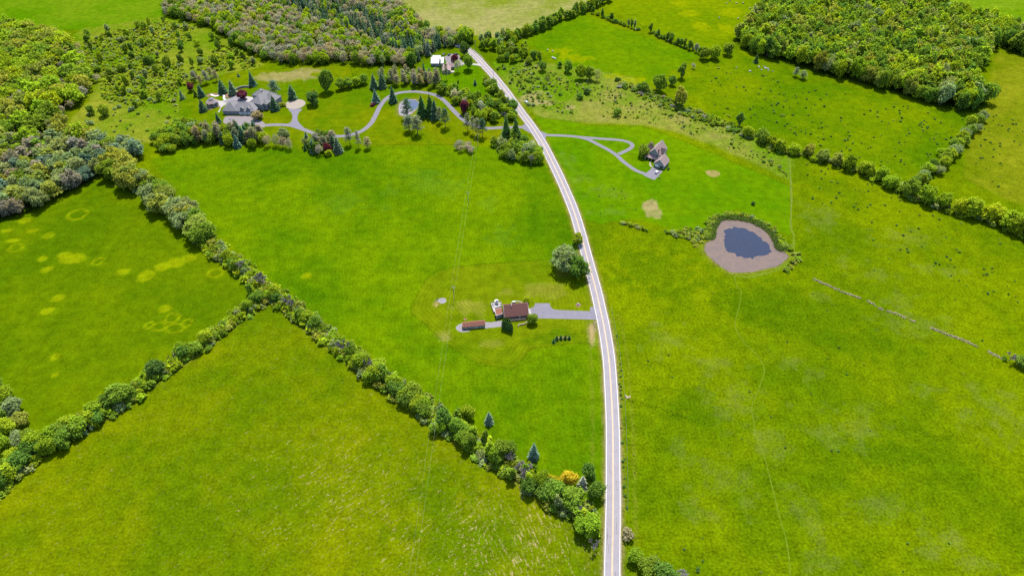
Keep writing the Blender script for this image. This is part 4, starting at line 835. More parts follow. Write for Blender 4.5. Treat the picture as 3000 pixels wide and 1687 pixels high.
for (x, y, m_), w_ in zip(bl, wh_): bale((x, y), "round bale, " + w_, m_, random.Random(x).uniform(0, 3))
for i, (x, y) in enumerate([(1618, 171.5), (1622.5, 172.5), (1626.5, 174.5)]): bale((x, y), "white-wrapped bale, %s of the three at the farm track" % ["leftmost", "middle", "rightmost"][i], "wrap", .4 + i)
# bin, mailbox, culvert stones
t = thing("trash_bin", "dark wheeled bin at the corner of the parking pad", "bin", P(1931, 523), .5); MB().add([(-.28,-.3,.05),(.28,-.3,.05),(.28,.3,.05),(-.28,.3,.05),(-.36,-.38,1.0),(.36,-.38,1.0),(.36,.38,1.0),(-.36,.38,1.0)], [(0,3,2,1),(4,5,6,7),(0,1,5,4),(1,2,6,5),(2,3,7,6),(3,0,4,7)]).build("body", M["dark"], t); MB().box(-.39, .39, -.41, .41, 1.0, 1.08).build("lid", M["dark"], t); [MB().tube((s*.3, .3, .12), (s*.36, .3, .12), .12, .12, 8).build("wheel", M["rubber"], t) for s in (-1, 1)]
t = thing("mailbox", "mailbox on a post where the driveway meets the road", "mailbox", P(1742, 941), .2); MB().box(-.05, .05, -.05, .05, 0, 1.1).build("post", M["wood"], t); bx_ = MB(); bx_.box(-.3, .3, -.15, .15, 1.1, 1.35); bx_.tube((-.3, 0, 1.33), (.3, 0, 1.33), .15, .15, 8); bx_.build("box", M["dark"], t)
for i, (x, y) in enumerate([(1740.5, 944), (1741.5, 948), (1741, 952), (1742.5, 956), (1743, 961), (1742, 966), (1745, 970), (1744.5, 946)]):
    p = P(x, y); rock("verge_stone", "%s stone from the driveway along the roadside ditch" % ordinal(i + 1), (p.x, p.y, 0), (.55, .5, .45), "fieldstone", "stones in the roadside ditch", seed=i + 50)
for i, (x, y) in enumerate([(1834, 1160), (1838, 1163), (1842, 1165), (1836, 1166), (1845, 1162)]):
    p = P(x, y); rock("verge_stone", "%s stone from the left of the little pile right of the road" % ordinal(i + 1), (p.x, p.y, 0), (.7, .6, .4), "fieldstone", "stone pile right of the road", seed=i + 70)
# uncut grass standing along the mown lawns, and reeds round the pond
gb = []; gl_ = []
def blades(line, n_per, w, h, out_, sd):
    r_ = np.random.RandomState(sd); pts = np.array(along(line, 1.0 / n_per)); n_ = len(pts); p_ = pts + r_.uniform(-w, w, (n_, 2)); hh = h * r_.uniform(.6, 1.3, n_); a_ = r_.rand(n_) * 6.28; bw = .16 * r_.uniform(.7, 1.5, n_)
    c_, s_ = np.cos(a_) * bw, np.sin(a_) * bw; l_ = r_.uniform(-.2, .2, (n_, 2))
    v = np.stack([np.stack([p_[:, 0] - c_, p_[:, 1] - s_, 0*hh], 1), np.stack([p_[:, 0] + c_, p_[:, 1] + s_, 0*hh], 1), np.stack([p_[:, 0] + c_*.4 + l_[:, 0]*hh, p_[:, 1] + s_*.4 + l_[:, 1]*hh, hh], 1), np.stack([p_[:, 0] - c_*.4 + l_[:, 0]*hh, p_[:, 1] - s_*.4 + l_[:, 1]*hh, hh], 1)], 1).reshape(-1, 3)
    out_.append((v, np.repeat(r_.rand(n_), 4)))
def blade_obj(name, parts, col, lb):
    v = np.concatenate([p[0] for p in parts]); me = np_mesh(name, v, np.arange(len(v)).reshape(-1, 4)); attr(me, "leafv", 'FLOAT', np.concatenate([p[1] for p in parts]), "value"); me.materials.append(LEAF); o = link(name, me); o.color = (*col, 1); tag(o, lb, "grass", kind="stuff")
ed = []
blades(smooth_line(LOT[:1] + LOT[1:16] + [LOT[16], LOT[17], LOT[18]], 3), 2.4, .6, .5, ed, 1)
blades(LAWN2[:10], 2.2, .6, .5, ed, 2); blades(ESTATE[:12], 2.5, .5, .5, ed, 3); blades(P2([(1100, 426), (1200, 424), (1330, 426)]), 3, .5, .5, ed, 4)
blades(P2([(1840, 1170), (1900, 1188), (1960, 1205), (2010, 1225)]), 4, 1.2, .8, ed, 5)
blade_obj("uncut_grass", ed, (.045, .095, .003), "strip of taller uncut grass along the mown lawns")
rd = []; rp = smooth_line(POND_OUT, 3, True)
for k, off_ in enumerate((-.6, .4, 1.4, 2.4, 3.4)):
    oo = offset(rp, -off_); ok_ = [q[1] > P(2120, 704).y or q[0] > P(2268, 720).x and q[1] > P(2290, 738).y for q in oo]; st0 = next(i for i in range(len(oo)) if ok_[i] and not ok_[i - 1]); seg = []
    for i in range(len(oo)):
        if not ok_[(st0 + i) % len(oo)]: break
        seg.append(oo[(st0 + i) % len(oo)])
    blades(seg, 10, .8, 1.6, rd, 10 + k)
blade_obj("reeds", rd, (.065, .11, .035), "green reeds standing round the upper side of the pond")

# ------------------------------------------------------------------ vegetation
def unit(v): return v / (np.linalg.norm(v, axis=1, keepdims=True) + 1e-9)
def leaves(pos, nor, size, rs, stretch=1.0, bend=.25, tilt=.7):
    """one bent leaf-clump quad per point"""
    n = len(pos); nn = unit(nor + tilt * rs.randn(n, 3)); t = unit(np.cross(nn, rs.randn(n, 3))); b = np.cross(nn, t)
    s = (size * rs.uniform(.6, 1.4, n))[:, None]; a = s * stretch
    v = np.stack([pos - t * s - nn * s * bend, pos + b * a, pos + t * s - nn * s * bend, pos - b * a], 1).reshape(-1, 3)
    return v, np.arange(4 * n).reshape(-1, 4), np.repeat(rs.rand(n), 4)
def crown_pts(rs, n, nl, c, rad, lobe=(.24, .52), shell=.66, upb=.25, flat=1.0):
    d = unit(rs.randn(nl, 3)); d[:, 2] = d[:, 2] * .8 + upb * .4; d = unit(d)
    lc = d * shell * rs.uniform(.75, 1.1, (nl, 1)); lr = rs.uniform(*lobe, nl)
    lc[0] = (0, 0, .1); lr[0] = .6
    k = rs.choice(nl, n * 3, p=lr ** 2 / (lr ** 2).sum()); e = unit(rs.randn(n * 3, 3) + np.array([0, 0, upb]))
    p = lc[k] + e * (lr[k] * rs.uniform(.82, 1.05, n * 3))[:, None]
    dist = (np.linalg.norm(p[:, None] - lc[None], axis=2) / lr[None]); dist[np.arange(n * 3), k] = 9
    ok = (dist.min(1) > .72); p, e = p[ok][:n], e[ok][:n]; p = p * (1 + (rs.rand(len(p), 1) < .22) * rs.uniform(0, .22, (len(p), 1)))
    return p * np.array(rad) + np.array(c), unit(e * .35 + unit(p) * .25 + np.array([0, 0, .75]))
def finish(name, parts, mat):
    v = np.concatenate([p[0] for p in parts]); off = 0; fs = []
    for p in parts: fs.append(p[1] + off); off += len(p[0])
    f = np.concatenate(fs); lv = np.concatenate([p[2] for p in parts])
    me = np_mesh(name, v, f); attr(me, "leafv", 'FLOAT', lv, "value"); me.materials.append(mat); return me, (v, f, lv)
PROTO = {}
def trunk_mesh(name, seed, h, r, mat, fork=.45, limbs=5, spread=.5, top=.75):
    q = random.Random(seed); mb = MB(); p = Vector((0, 0, -.15)); a = Vector((q.uniform(-.1, .1), q.uniform(-.1, .1), h * fork))
    mb.tube(p, a, r, r * .7, 7, False); b = a + Vector((q.uniform(-.3, .3), q.uniform(-.3, .3), h * (top - fork))); mb.tube(a, b, r * .7, r * .2, 6, False)
    for k in range(limbs):
        t = 2 * math.pi * (k + q.random() * .6) / limbs; s = a.lerp(b, q.uniform(-.15, .6)); l = h * q.uniform(.2, .34)
        e = s + Vector((math.cos(t) * l * spread * 1.6, math.sin(t) * l * spread * 1.6, l * .75)); mb.tube(s, e, r * .38, r * .1, 5, False)
        for j in range(2):
            e2 = s.lerp(e, .6) + Vector((q.uniform(-1, 1), q.uniform(-1, 1), q.uniform(.2, 1))) * l * .45; mb.tube(s.lerp(e, .55), e2, r * .18, r * .06, 4, False)
    return mb.mesh(name, mat)
def make_leaf(key, seed, w=10., h=11., n=1900, nl=15, size=.44, zc=.53, rz=.47, mass=560, **kw):
    rs = np.random.RandomState(seed); c = (0, 0, h * zc); rad = (w * .5, w * .5, h * rz)
    p, e = crown_pts(rs, n, nl, c, rad, **kw); me, raw = finish("crown", [leaves(p, e, size, rs)], LEAF)
    rs = np.random.RandomState(seed); p, e = crown_pts(rs, mass, nl, c, rad, **kw); v, f, lv = leaves(p, e, size * 1.5, rs)
    PROTO[key] = dict(w=w, h=h, crown=me, trunk=trunk_mesh("trunk", seed, h, .28, M["bark"]), mass=(v, f, lv))
for i in range(5): make_leaf("leaf%d" % i, 20 + i, w=10 + i % 3, nl=16 + 3 * i, zc=.52 + .02 * (i % 2))
for i in range(3): make_leaf("tall%d" % i, 40 + i, w=6.5, h=13., n=1100, nl=13, size=.42, zc=.53, rz=.47, mass=420, shell=.72, lobe=(.22, .42))

for i in range(3): make_leaf("big%d" % i, 140 + i, w=17., h=15., n=4600, nl=40, size=.50, zc=.53, rz=.47, mass=1000, lobe=(.15, .32), shell=.74)
def make_bud(key, seed, w=8.5, h=12.):
    rs = np.random.RandomState(seed); c = (0, 0, h * .57); rad = (w * .5, w * .5, h * .43); out = []
    for n, s1, s2 in ((1150, .30, .30), (430, .50, .5)):
        rs = np.random.RandomState(seed); p, e = crown_pts(rs, n, 14, c, rad, lobe=(.34, .5)); p = p * (1 - .25 * rs.rand(len(p), 1) * np.array([1, 1, .0]))
        out.append(leaves(p, e + np.array([0, 0, .6]), s1, rs, stretch=.55, tilt=1.1))
    me, _ = finish("crown", [out[0]], LEAF)
    PROTO[key] = dict(w=w, h=h, crown=me, trunk=trunk_mesh("trunk", seed, h, .2, M["greybark"], .4, 7, .45, .9), mass=out[1])
for i in range(3): make_bud("bud%d" % i, 60 + i)
def make_willow():
    rs = np.random.RandomState(7); w, h = 15., 12.; p, e = crown_pts(rs, 3200, 26, (0, 0, h * .55), (w * .5, w * .5, h * .45), lobe=(.26, .38), shell=.72)
    e = e * .5 + np.array([0, 0, .2]); me, raw = finish("crown", [leaves(p, e, .34, rs, stretch=1.9, tilt=.8)], LEAF)
    PROTO["willow"] = dict(w=w, h=h, crown=me, trunk=trunk_mesh("trunk", 5, h, .5, M["bark"], .25, 9, .6, .7), mass=raw)
make_willow()
def make_spruce(key, seed, w=6., h=13., wh=26, gap=.0, blunt=.85):
    rs = np.random.RandomState(seed); V = []; L_ = []
    for m_, dens in ((0, 1.0), (1, .55)):
        V = []
        for k in range(int(wh * (1 if m_ == 0 else .7))):
            t = (k + rs.rand() * .5) / (wh * (1 if m_ == 0 else .7)); z = h * (.05 + .93 * t); r = w * .5 * (1 - t) ** blunt * rs.uniform(.85, 1.12) + .12
            nb = max(5, int((5 + 9 * (1 - t)) * dens)); a0 = rs.rand() * 6.28
            for j in range(nb):
                if rs.rand() < gap: continue
                a = a0 + 6.283 * j / nb + rs.randn() * .15; rr = r * rs.uniform(.62, 1.18); ca, sa = math.cos(a), math.sin(a); wd = rr * rs.uniform(.22, .34) / dens ** .5 + .12
                V.append([(ca * .05 * rr, sa * .05 * rr, z + rr * .10), (ca * .6 * rr - sa * wd, sa * .6 * rr + ca * wd, z - rr * .12), (ca * rr, sa * rr, z - rr * .30 + rs.randn() * .08), (ca * .6 * rr + sa * wd, sa * .6 * rr - ca * wd, z - rr * .10)])
        v = np.array(V).reshape(-1, 3); q = (v, np.arange(len(v)).reshape(-1, 4), np.repeat(rs.rand(len(V)), 4)); L_.append(q)
    me, _ = finish("crown", [L_[0]], LEAF); mb = MB(); mb.tube((0, 0, -.15), (0, 0, h * .97), .17, .03, 6, False)
    PROTO[key] = dict(w=w, h=h, crown=me, trunk=mb.mesh("trunk", M["bark"]), mass=L_[1])
for i in range(3): make_spruce("spruce%d" % i, 70 + i, blunt=.75 + .12 * i, gap=.12)
def make_pine(key, seed, w=6.5, h=13.):
    rs = np.random.RandomState(seed); P_, E_ = [], []
    tops = [(rs.uniform(-.12, .12), z) for z in np.linspace(.30, .97, 11)]
    mb = MB(); mb.tube((0, 0, -.15), (0, 0, h * .97), .19, .05, 6, False); ring = []
    for q, z in tops:
        for j in range(5):
            a = rs.rand() * 6.28; r = w * .5 * (1.05 - z) ** .55 * rs.uniform(.35, .95); c = np.array([math.cos(a) * r, math.sin(a) * r, h * z + r * .15])
            mb.tube((0, 0, h * z - r * .1), tuple(c), .06, .03, 4, False)
            e = unit(rs.randn(24, 3) + np.array([0, 0, .5])); P_.append(c + e * np.array([.85, .85, .4]) * rs.uniform(.8, 1.15)); E_.append(e + np.array([0, 0, .5]))
    p = np.concatenate(P_); e = np.concatenate(E_); me, _ = finish("crown", [leaves(p, e, .30, rs, stretch=.5, tilt=.9)], LEAF)
    k = rs.choice(len(p), 330, False)
    PROTO[key] = dict(w=w, h=h, crown=me, trunk=mb.mesh("trunk", M["bark"]), mass=leaves(p[k], e[k], .55, rs, stretch=.5))
for i in range(3): make_pine("pine%d" % i, 80 + i)
def make_arbor():
    rs = np.random.RandomState(9); w, h, n = 1.5, 7.0, 520; t = rs.rand(n) ** .9; a = rs.rand(n) * 6.283
    r = w * .5 * np.clip(np.minimum(1.0, (1 - t) * 2.6) ** .7 * (.82 + .18 * np.minimum(1, t * 5)), .03, 1) * rs.uniform(.85, 1.08, n)
    p = np.stack([np.cos(a) * r, np.sin(a) * r, .1 + t * h * .97], 1); e = np.stack([np.cos(a), np.sin(a), .3 + 0 * a], 1)
    me, raw = finish("crown", [leaves(p, e, .17, rs, stretch=2.0, tilt=.35)], LEAF); mb = MB(); mb.tube((0, 0, -.1), (0, 0, h * .9), .1, .03, 5, False)
    PROTO["arbor"] = dict(w=w, h=h, crown=me, trunk=mb.mesh("trunk", M["bark"]), mass=raw)
make_arbor()
def make_bare(key, seed, w=7., h=11.):
    q = random.Random(seed); mb = MB(); tw = []
    def grow(p, d, l, r, lev):
        e = p + d * l; mb.tube(p, e, r, r * .68, 5 if lev < 2 else 3, False)
        if lev >= 4 or r < .02:
            for k in range(9): tw.append((e.lerp(p, q.random() * .6), (d + Vector((q.uniform(-1, 1), q.uniform(-1, 1), q.uniform(-.4, 1)))).normalized() * q.uniform(.5, 1.1)))
            return
        for k in range(3 if lev else 4):
            nd = (d + Vector((q.uniform(-1, 1), q.uniform(-1, 1), q.uniform(-.15, .7))) * (.75 if lev else .55)).normalized(); grow(p.lerp(e, q.uniform(.65, 1)), nd, l * q.uniform(.62, .8), r * .62, lev + 1)
    grow(Vector((0, 0, -.1)), Vector((0, 0, 1)), h * .33, .2, 0)
    tb = MB()
    for p, d in tw:
        s = d.orthogonal().normalized() * .085; tb.add([p + s, p - s, p + d], [(0, 1, 2)])
    me = mb.mesh("branches", M["greybark"]); me2 = tb.mesh("twigs", M["greybark"])
    PROTO[key] = dict(w=w, h=h, trunk=me, crown=me2, mass=None)
for i in range(3): make_bare("bare%d" % i, 90 + i)
def make_shrub(key, seed, w=4., h=3., n=420, mass=85):
    rs = np.random.RandomState(seed); p, e = crown_pts(rs, n, 12, (0, 0, h * .46), (w * .5, w * .5, h * .5), lobe=(.18, .5), shell=.72); p[:, 2] = np.maximum(p[:, 2], .08)
    me, _ = finish("shrub", [leaves(p, e, .27, rs)], LEAF); k = rs.choice(len(p), mass, False)
    PROTO[key] = dict(w=w, h=h, crown=me, trunk=None, mass=leaves(p[k], e[k], .55, rs))
for i in range(4): make_shrub("shrub%d" % i, 100 + i)

# foliage colours (albedo)
T = dict(bright=(.104, .152, .008), mid=(.076, .120, .011), green=(.054, .098, .013), dark=(.034, .066, .015), olive=(.115, .135, .020), grey=(.105, .135, .050), yellow=(.165, .165, .008), maroon=(.070, .016, .030),
         mauve=(.125, .118, .090), brown=(.130, .118, .065), blue=(.055, .085, .055), spruce=(.038, .068, .034), pine=(.085, .098, .058), lime=(.135, .180, .008), silver=(.17, .18, .13), gold=(.25, .195, .012))
for _k in T: T[_k] = tuple(v * (1.62 if _k not in ('spruce', 'dark', 'blue', 'pine') else 1.9) for v in T[_k])
def tint(name, j=.16):
    c = T[name]; k = 1 + rng.uniform(-j, j); h = rng.uniform(-.12, .12)
    return (c[0] * k * (1 + h), c[1] * k, c[2] * k * (1 - h), 1)
def variant(kind):
    return kind + str(rng.randrange({"leaf": 5, "tall": 3, "bud": 3, "spruce": 3, "pine": 3, "bare": 3, "shrub": 4, "big": 3}[kind])) if kind in ("big", "leaf", "tall", "bud", "spruce", "pine", "bare", "shrub") else kind
NAMES = dict(big="large_tree", leaf="leafy_tree", tall="slender_tree", bud="budding_tree", spruce="spruce_tree", pine="pine_tree", bare="bare_tree", willow="willow_tree", arbor="arborvitae", shrub="shrub")
CATS = dict(big="tree", leaf="tree", tall="tree", bud="tree", spruce="tree", pine="tree", bare="tree", willow="tree", arbor="tree", shrub="shrub")
COUNT = {}
def plant(kind, x, y, w, h, tn, label, group=None, name=None, world=False):
    """one tree or shrub standing at (x, y); w, h in metres"""
    p = PROTO[variant(kind)]; loc = (x, y, 0) if world else tuple(P(x, y)); w = w * (1.3 if kind in ("spruce", "pine") and h > 5 else 1); h = h * (1.15 if kind in ("spruce", "pine") and h > 5 else 1); nm = name or NAMES[kind]; COUNT[nm] = COUNT.get(nm, 0) + 1
    an = rng.uniform(.87, 1.15) if kind in ("leaf", "big", "shrub", "bud") else 1.0; sc = (w / p["w"] * an, w / p["w"] / an, h / p["h"]); rz = rng.uniform(0, 6.28); c = tint(tn)
    if p["trunk"] is None:
        o = link(nm, p["crown"], None, loc, rz); o.scale = sc; o.color = c; return tag(o, label, CATS[kind], group)
    o = thing(nm, label, CATS[kind], loc, rz, group); o.scale = sc
    link("branches" if kind == "bare" else "trunk", p["trunk"], o); cr_ = link("twigs" if kind == "bare" else "crown", p["crown"], o); cr_.color = c
    return o
MASS = {"woodland": [[], [], [], []], "scrub": [[], [], [], []]}; MOFF = {"woodland": 0, "scrub": 0}
def mass(which, kind, x, y, w, h, tn):
    p = PROTO[variant("bud" if kind == "bare" else kind)]; v, f, lv = p["mass"]; a = rng.uniform(0, 6.28); ca, sa = math.cos(a), math.sin(a); sx, sz = w / p["w"], h / p["h"]
    q = np.stack([(v[:, 0] * ca - v[:, 1] * sa) * sx + x, (v[:, 0] * sa + v[:, 1] * ca) * sx + y, v[:, 2] * sz], 1)
    L_ = MASS[which]; L_[0].append(q); L_[1].append(f + MOFF[which]); L_[2].append(lv); L_[3].append(np.tile(np.array(tint(tn)), (len(v), 1))); MOFF[which] += len(v)
def pick(opts):
    r = rng.random() * sum(o[1] for o in opts)
    for o, w in opts:
        r -= w
        if r <= 0: return o
    return opts[-1][0]
def inside(poly, x, y):
    ins = False; n = len(poly); j = n - 1
    for i in range(n):
        if (poly[i][1] > y) != (poly[j][1] > y) and x < (poly[j][0] - poly[i][0]) * (y - poly[i][1]) / (poly[j][1] - poly[i][1]) + poly[i][0]: ins = not ins
        j = i
    return ins
def scatter(poly, sp, jit=.42):
    xs = [p[0] for p in poly]; ys = [p[1] for p in poly]; out = []; y = min(ys); k = 0
    while y < max(ys):
        x = min(xs) + (k % 2) * sp * .5
        while x < max(xs):
            q = (x + rng.uniform(-jit, jit) * sp, y + rng.uniform(-jit, jit) * sp)
            if inside(poly, *q): out.append(q)
            x += sp
        y += sp * .87; k += 1
    return out
class Row:
    """things numbered along a hedge so that each label counts from a landmark"""
    def __init__(s, where, group): s.where = where; s.group = group; s.n = {}
    def put(s, kind, x, y, w, h, tn, adj, world=True):
        noun = {"big": "large tree", "leaf": "leafy tree", "tall": "slender tree", "bud": "budding tree", "bare": "bare grey tree", "spruce": "spruce", "pine": "pine", "shrub": "shrub"}[kind]
        key = adj + noun; s.n[key] = s.n.get(key, 0) + 1
        plant(kind, x, y, w, h, tn, "%s %s%s %s" % (ordinal(s.n[key]), adj, noun, s.where), s.group, world=world)
ADJ = dict(bright="bright green ", mid="mid green ", green="green ", dark="dark green ", olive="olive ", grey="grey-green ", yellow="yellow ", mauve="grey-brown ", brown="brown ", lime="yellow-green ", silver="silvery ", gold="golden ", blue="blue-green ", spruce="", pine="", maroon="maroon ")
U = rng.uniform
def hedge(line, where, group, plan, fill=0):
    """plan(x, y, t) -> list of (kind, w, h, tint, lateral jitter)"""
    row = Row(where, group); pts = along(line, 1.0); n = len(pts); nxt = 0.0
    while nxt < n:
        p = pts[int(nxt)]; kind, w, h, tn, jit, step = plan(nxt / n)
        row.put(kind, p[0] + rng.uniform(-jit, jit), p[1] + rng.uniform(-jit, jit), w, h, tn, ADJ[tn]); nxt += step
    if fill:
        for p in along(line, fill):
            mass("scrub", "shrub", p[0] + U(-5, 5), p[1] + U(-5, 5), U(2.5, 6), U(1.5, 5), pick([("lime", 2), ("bright", 3), ("mid", 3), ("grey", 2), ("olive", 2)]))
    return row
U = rng.uniform

# --- long diagonal hedgerow, counted from its upper-left end
def plan1(t):
    if t < .30:
        k = pick([("big", 6), ("mid", 2.5), ("bare", .5)])
        if k == "big": return "big", U(15, 20), U(14, 17), pick([("olive", 5), ("grey", 2), ("mid", 4), ("bright", 1)]), 5.5, U(4.0, 5.5)
        if k == "mid": return "leaf", U(7, 10), U(7, 10), pick([("mid", 3), ("green", 2), ("bright", 2)]), 3.5, U(2.5, 4)
        return "bare", U(7, 9), U(9, 12), "silver", 2, 2.0
    if t < .66:
        k = pick([("s", 6), ("m", 1.8), ("b", 1.0)])
        if k == "s": return "shrub", U(3.5, 7.5), U(2, 6), pick([("lime", 3), ("bright", 3), ("mid", 2.5), ("grey", 1.5), ("olive", 1)]), 3.8, U(1.5, 2.4)
        if k == "m": return "leaf", U(5.5, 8.5), U(6, 8.5), pick([("bright", 3), ("mid", 3), ("green", 2), ("olive", 1)]), 3.2, U(1.8, 2.8)
        return "bare", U(5, 7), U(8, 12), "silver", 1.8, U(1.5, 2.5)
    if t < .80:
        k = pick([("s", 3), ("m", 4), ("b", .5)])
        if k == "s": return "shrub", U(4.5, 6.5), U(3, 5), pick([("lime", 2), ("bright", 3), ("mid", 3), ("olive", 1.5), ("grey", 1)]), 2.6, U(1.8, 2.6)
        if k == "m": return "leaf", U(7, 10.5), U(7, 10), pick([("bright", 4), ("mid", 3), ("green", 2)]), 3.6, U(2.2, 3.0)
        return "bare", U(5, 6), U(8, 10), "silver", 1.8, U(1.5, 2.5)
    k = pick([("m", 4), ("n", 3), ("s", 2.5), ("b", 1.4)])
    if k == "n": return "tall", U(3.5, 6), U(7, 12.5), pick([("bright", 3), ("lime", 2), ("mid", 3), ("grey", 1)]), 5.5, U(1.2, 2.2)
    if k == "m": return "leaf", U(6.5, 11), U(7.5, 11.5), pick([("bright", 4), ("mid", 4), ("green", 3)]), 5.0, U(2.0, 3.0)
    if k == "s": return "shrub", U(4, 6), U(3, 5), pick([("bright", 3), ("mid", 3), ("grey", 1)]), 3.5, U(1.2, 2.2)
    return "bare", U(5, 7), U(8, 11), "silver", 2.5, U(1, 2)
hedge(HEDGE1, "down the long diagonal hedgerow", "trees and shrubs of the long diagonal hedgerow", plan1, .45)
# --- second hedgerow, counted from the junction
def plan2(t):
    if t < .62:
        k = pick([("s", 6), ("m", 1.6), ("b", .25)])
        if k == "s": return "shrub", U(4, 6.5), U(2.6, 4.6), pick([("lime", 3), ("bright", 3), ("mid", 2.5), ("grey", 3)]), 4.0, U(1.5, 2.4)
        if k == "m": return "leaf", U(6, 9), U(6, 9), pick([("bright", 3), ("mid", 3), ("green", 2)]), 2.8, U(2.2, 3.2)
        return "bare", U(5, 6), U(7, 9), "silver", 1.5, 2
    k = pick([("s", 3), ("m", 5)])
    if k == "s": return "shrub", U(4.5, 6.5), U(3, 5), pick([("lime", 2), ("bright", 3), ("grey", 2), ("olive", 2)]), 3.2, U(1.4, 2.4)
    return "leaf", U(7, 10), U(7, 10), pick([("bright", 4), ("mid", 4), ("green", 3)]), 2.8, U(3, 4.2)
hedge(HEDGE2, "down the left branch hedgerow", "trees and shrubs of the left branch hedgerow", plan2, .5)
r = Row("down the hedge corner at the left edge", "trees in the hedge corner at the left edge")
for x, y, w, h, tn in [(-10, 1150, 10, 10, "mid"), (28, 1172, 9, 9, "bright"), (45, 1208, 10, 9, "grey"), (15, 1225, 9, 8, "mid"), (70, 1240, 9, 8, "olive"), (30, 1265, 9, 9, "bright"), (95, 1290, 8, 8, "mid"), (60, 1300, 8, 8, "grey"), (15, 1310, 8, 8, "bright"), (100, 1330, 9, 9, "green"), (40, 1345, 7, 7, "lime"), (10, 1380, 8, 8, "mid"), (150, 1320, 9, 9, "bright"), (190, 1300, 10, 9, "mid"), (235, 1268, 10, 9, "mid")]:
    p = P(x, y); r.put("leaf", p.x, p.y, w, h, tn, ADJ[tn])
# --- right-hand hedgerow, its side branch, and the hedges of the upper fields
def plan3(t):
    k = pick([("m", 5), ("s", 2.0), ("d", 1)])
    if k == "m": return "big", U(10, 14) * (.75 + .45 * t), U(12, 16) * (.7 + .45 * t), pick([("lime", 5), ("bright", 4), ("mid", 2), ("olive", 2)]), 2.2, U(7, 11)
    if k == "d": return "leaf", U(6, 8), U(6, 8), pick([("green", 2), ("mid", 2)]), 3, U(3, 4)
    return "shrub", U(3, 5.5), U(2.2, 4), pick([("grey", 2), ("silver", 1), ("mid", 2)]), 4, U(1.5, 2.5)
hedge(P2([(2255, 432), (2390, 466), (2520, 503), (2650, 566), (2760, 612), (2880, 642), (3000, 690), (3080, 715)]), "along the right-hand hedgerow", "trees of the right-hand hedgerow", plan3, 1.6)
hedge(P2([(2685, 545), (2740, 492), (2800, 442), (2840, 392), (2872, 345)]), "climbing the side hedge toward the right wood", "trees of the side hedge", lambda t: ("leaf", U(7, 10), U(7, 10), pick([("mid", 3), ("grey", 2), ("bright", 2), ("green", 2)]), 3, U(4, 6)))
hedge(P2([(1490, 122), (1560, 98), (1640, 62), (1700, 40), (1790, 0)]), "along the hedge below the dry top field", "trees of the hedge below the dry field", lambda t: ("tall" if rng.random() < .6 else "leaf", U(6, 9), U(9, 13), pick([("mid", 4), ("green", 3), ("bright", 2)]), 3, U(3.2, 4.6)))
hedge(P2([(1735, 40), (1800, 66), (1870, 88)]), "along the thin hedge between the upper fields", "hedge between the upper fields", lambda t: (("shrub", U(4, 6), U(3, 5), pick([("green", 2), ("mid", 2)]), 1.5, U(2.5, 4)) if rng.random() < .6 else ("tall", U(3, 4), U(8, 11), pick([("green", 2), ("grey", 1)]), 1, U(3, 5))))
hedge(P2([(1905, 96), (1960, 122), (2020, 146), (2062, 165)]), "along the hedge ending at the right wood", "hedge ending at the right wood", lambda t: (("shrub", U(4, 6), U(3, 5), pick([("green", 2), ("grey", 2)]), 1.5, U(2.5, 4)) if rng.random() < .55 else ("tall", U(4, 6), U(8, 12), pick([("green", 2), ("mid", 2), ("silver", .7)]), 1, U(3, 5))))
hedge(P2([(1800, 243), (1900, 277), (2000, 322), (2100, 362), (2200, 402), (2290, 432)]), "from the left along the brushy strip", "shrubs of the brushy strip", lambda t: ("shrub", U(3, 6), U(2, 4), pick([("mid", 4), ("green", 3), ("grey", 2), ("mauve", 1)]), 6, U(1.6, 2.6)))
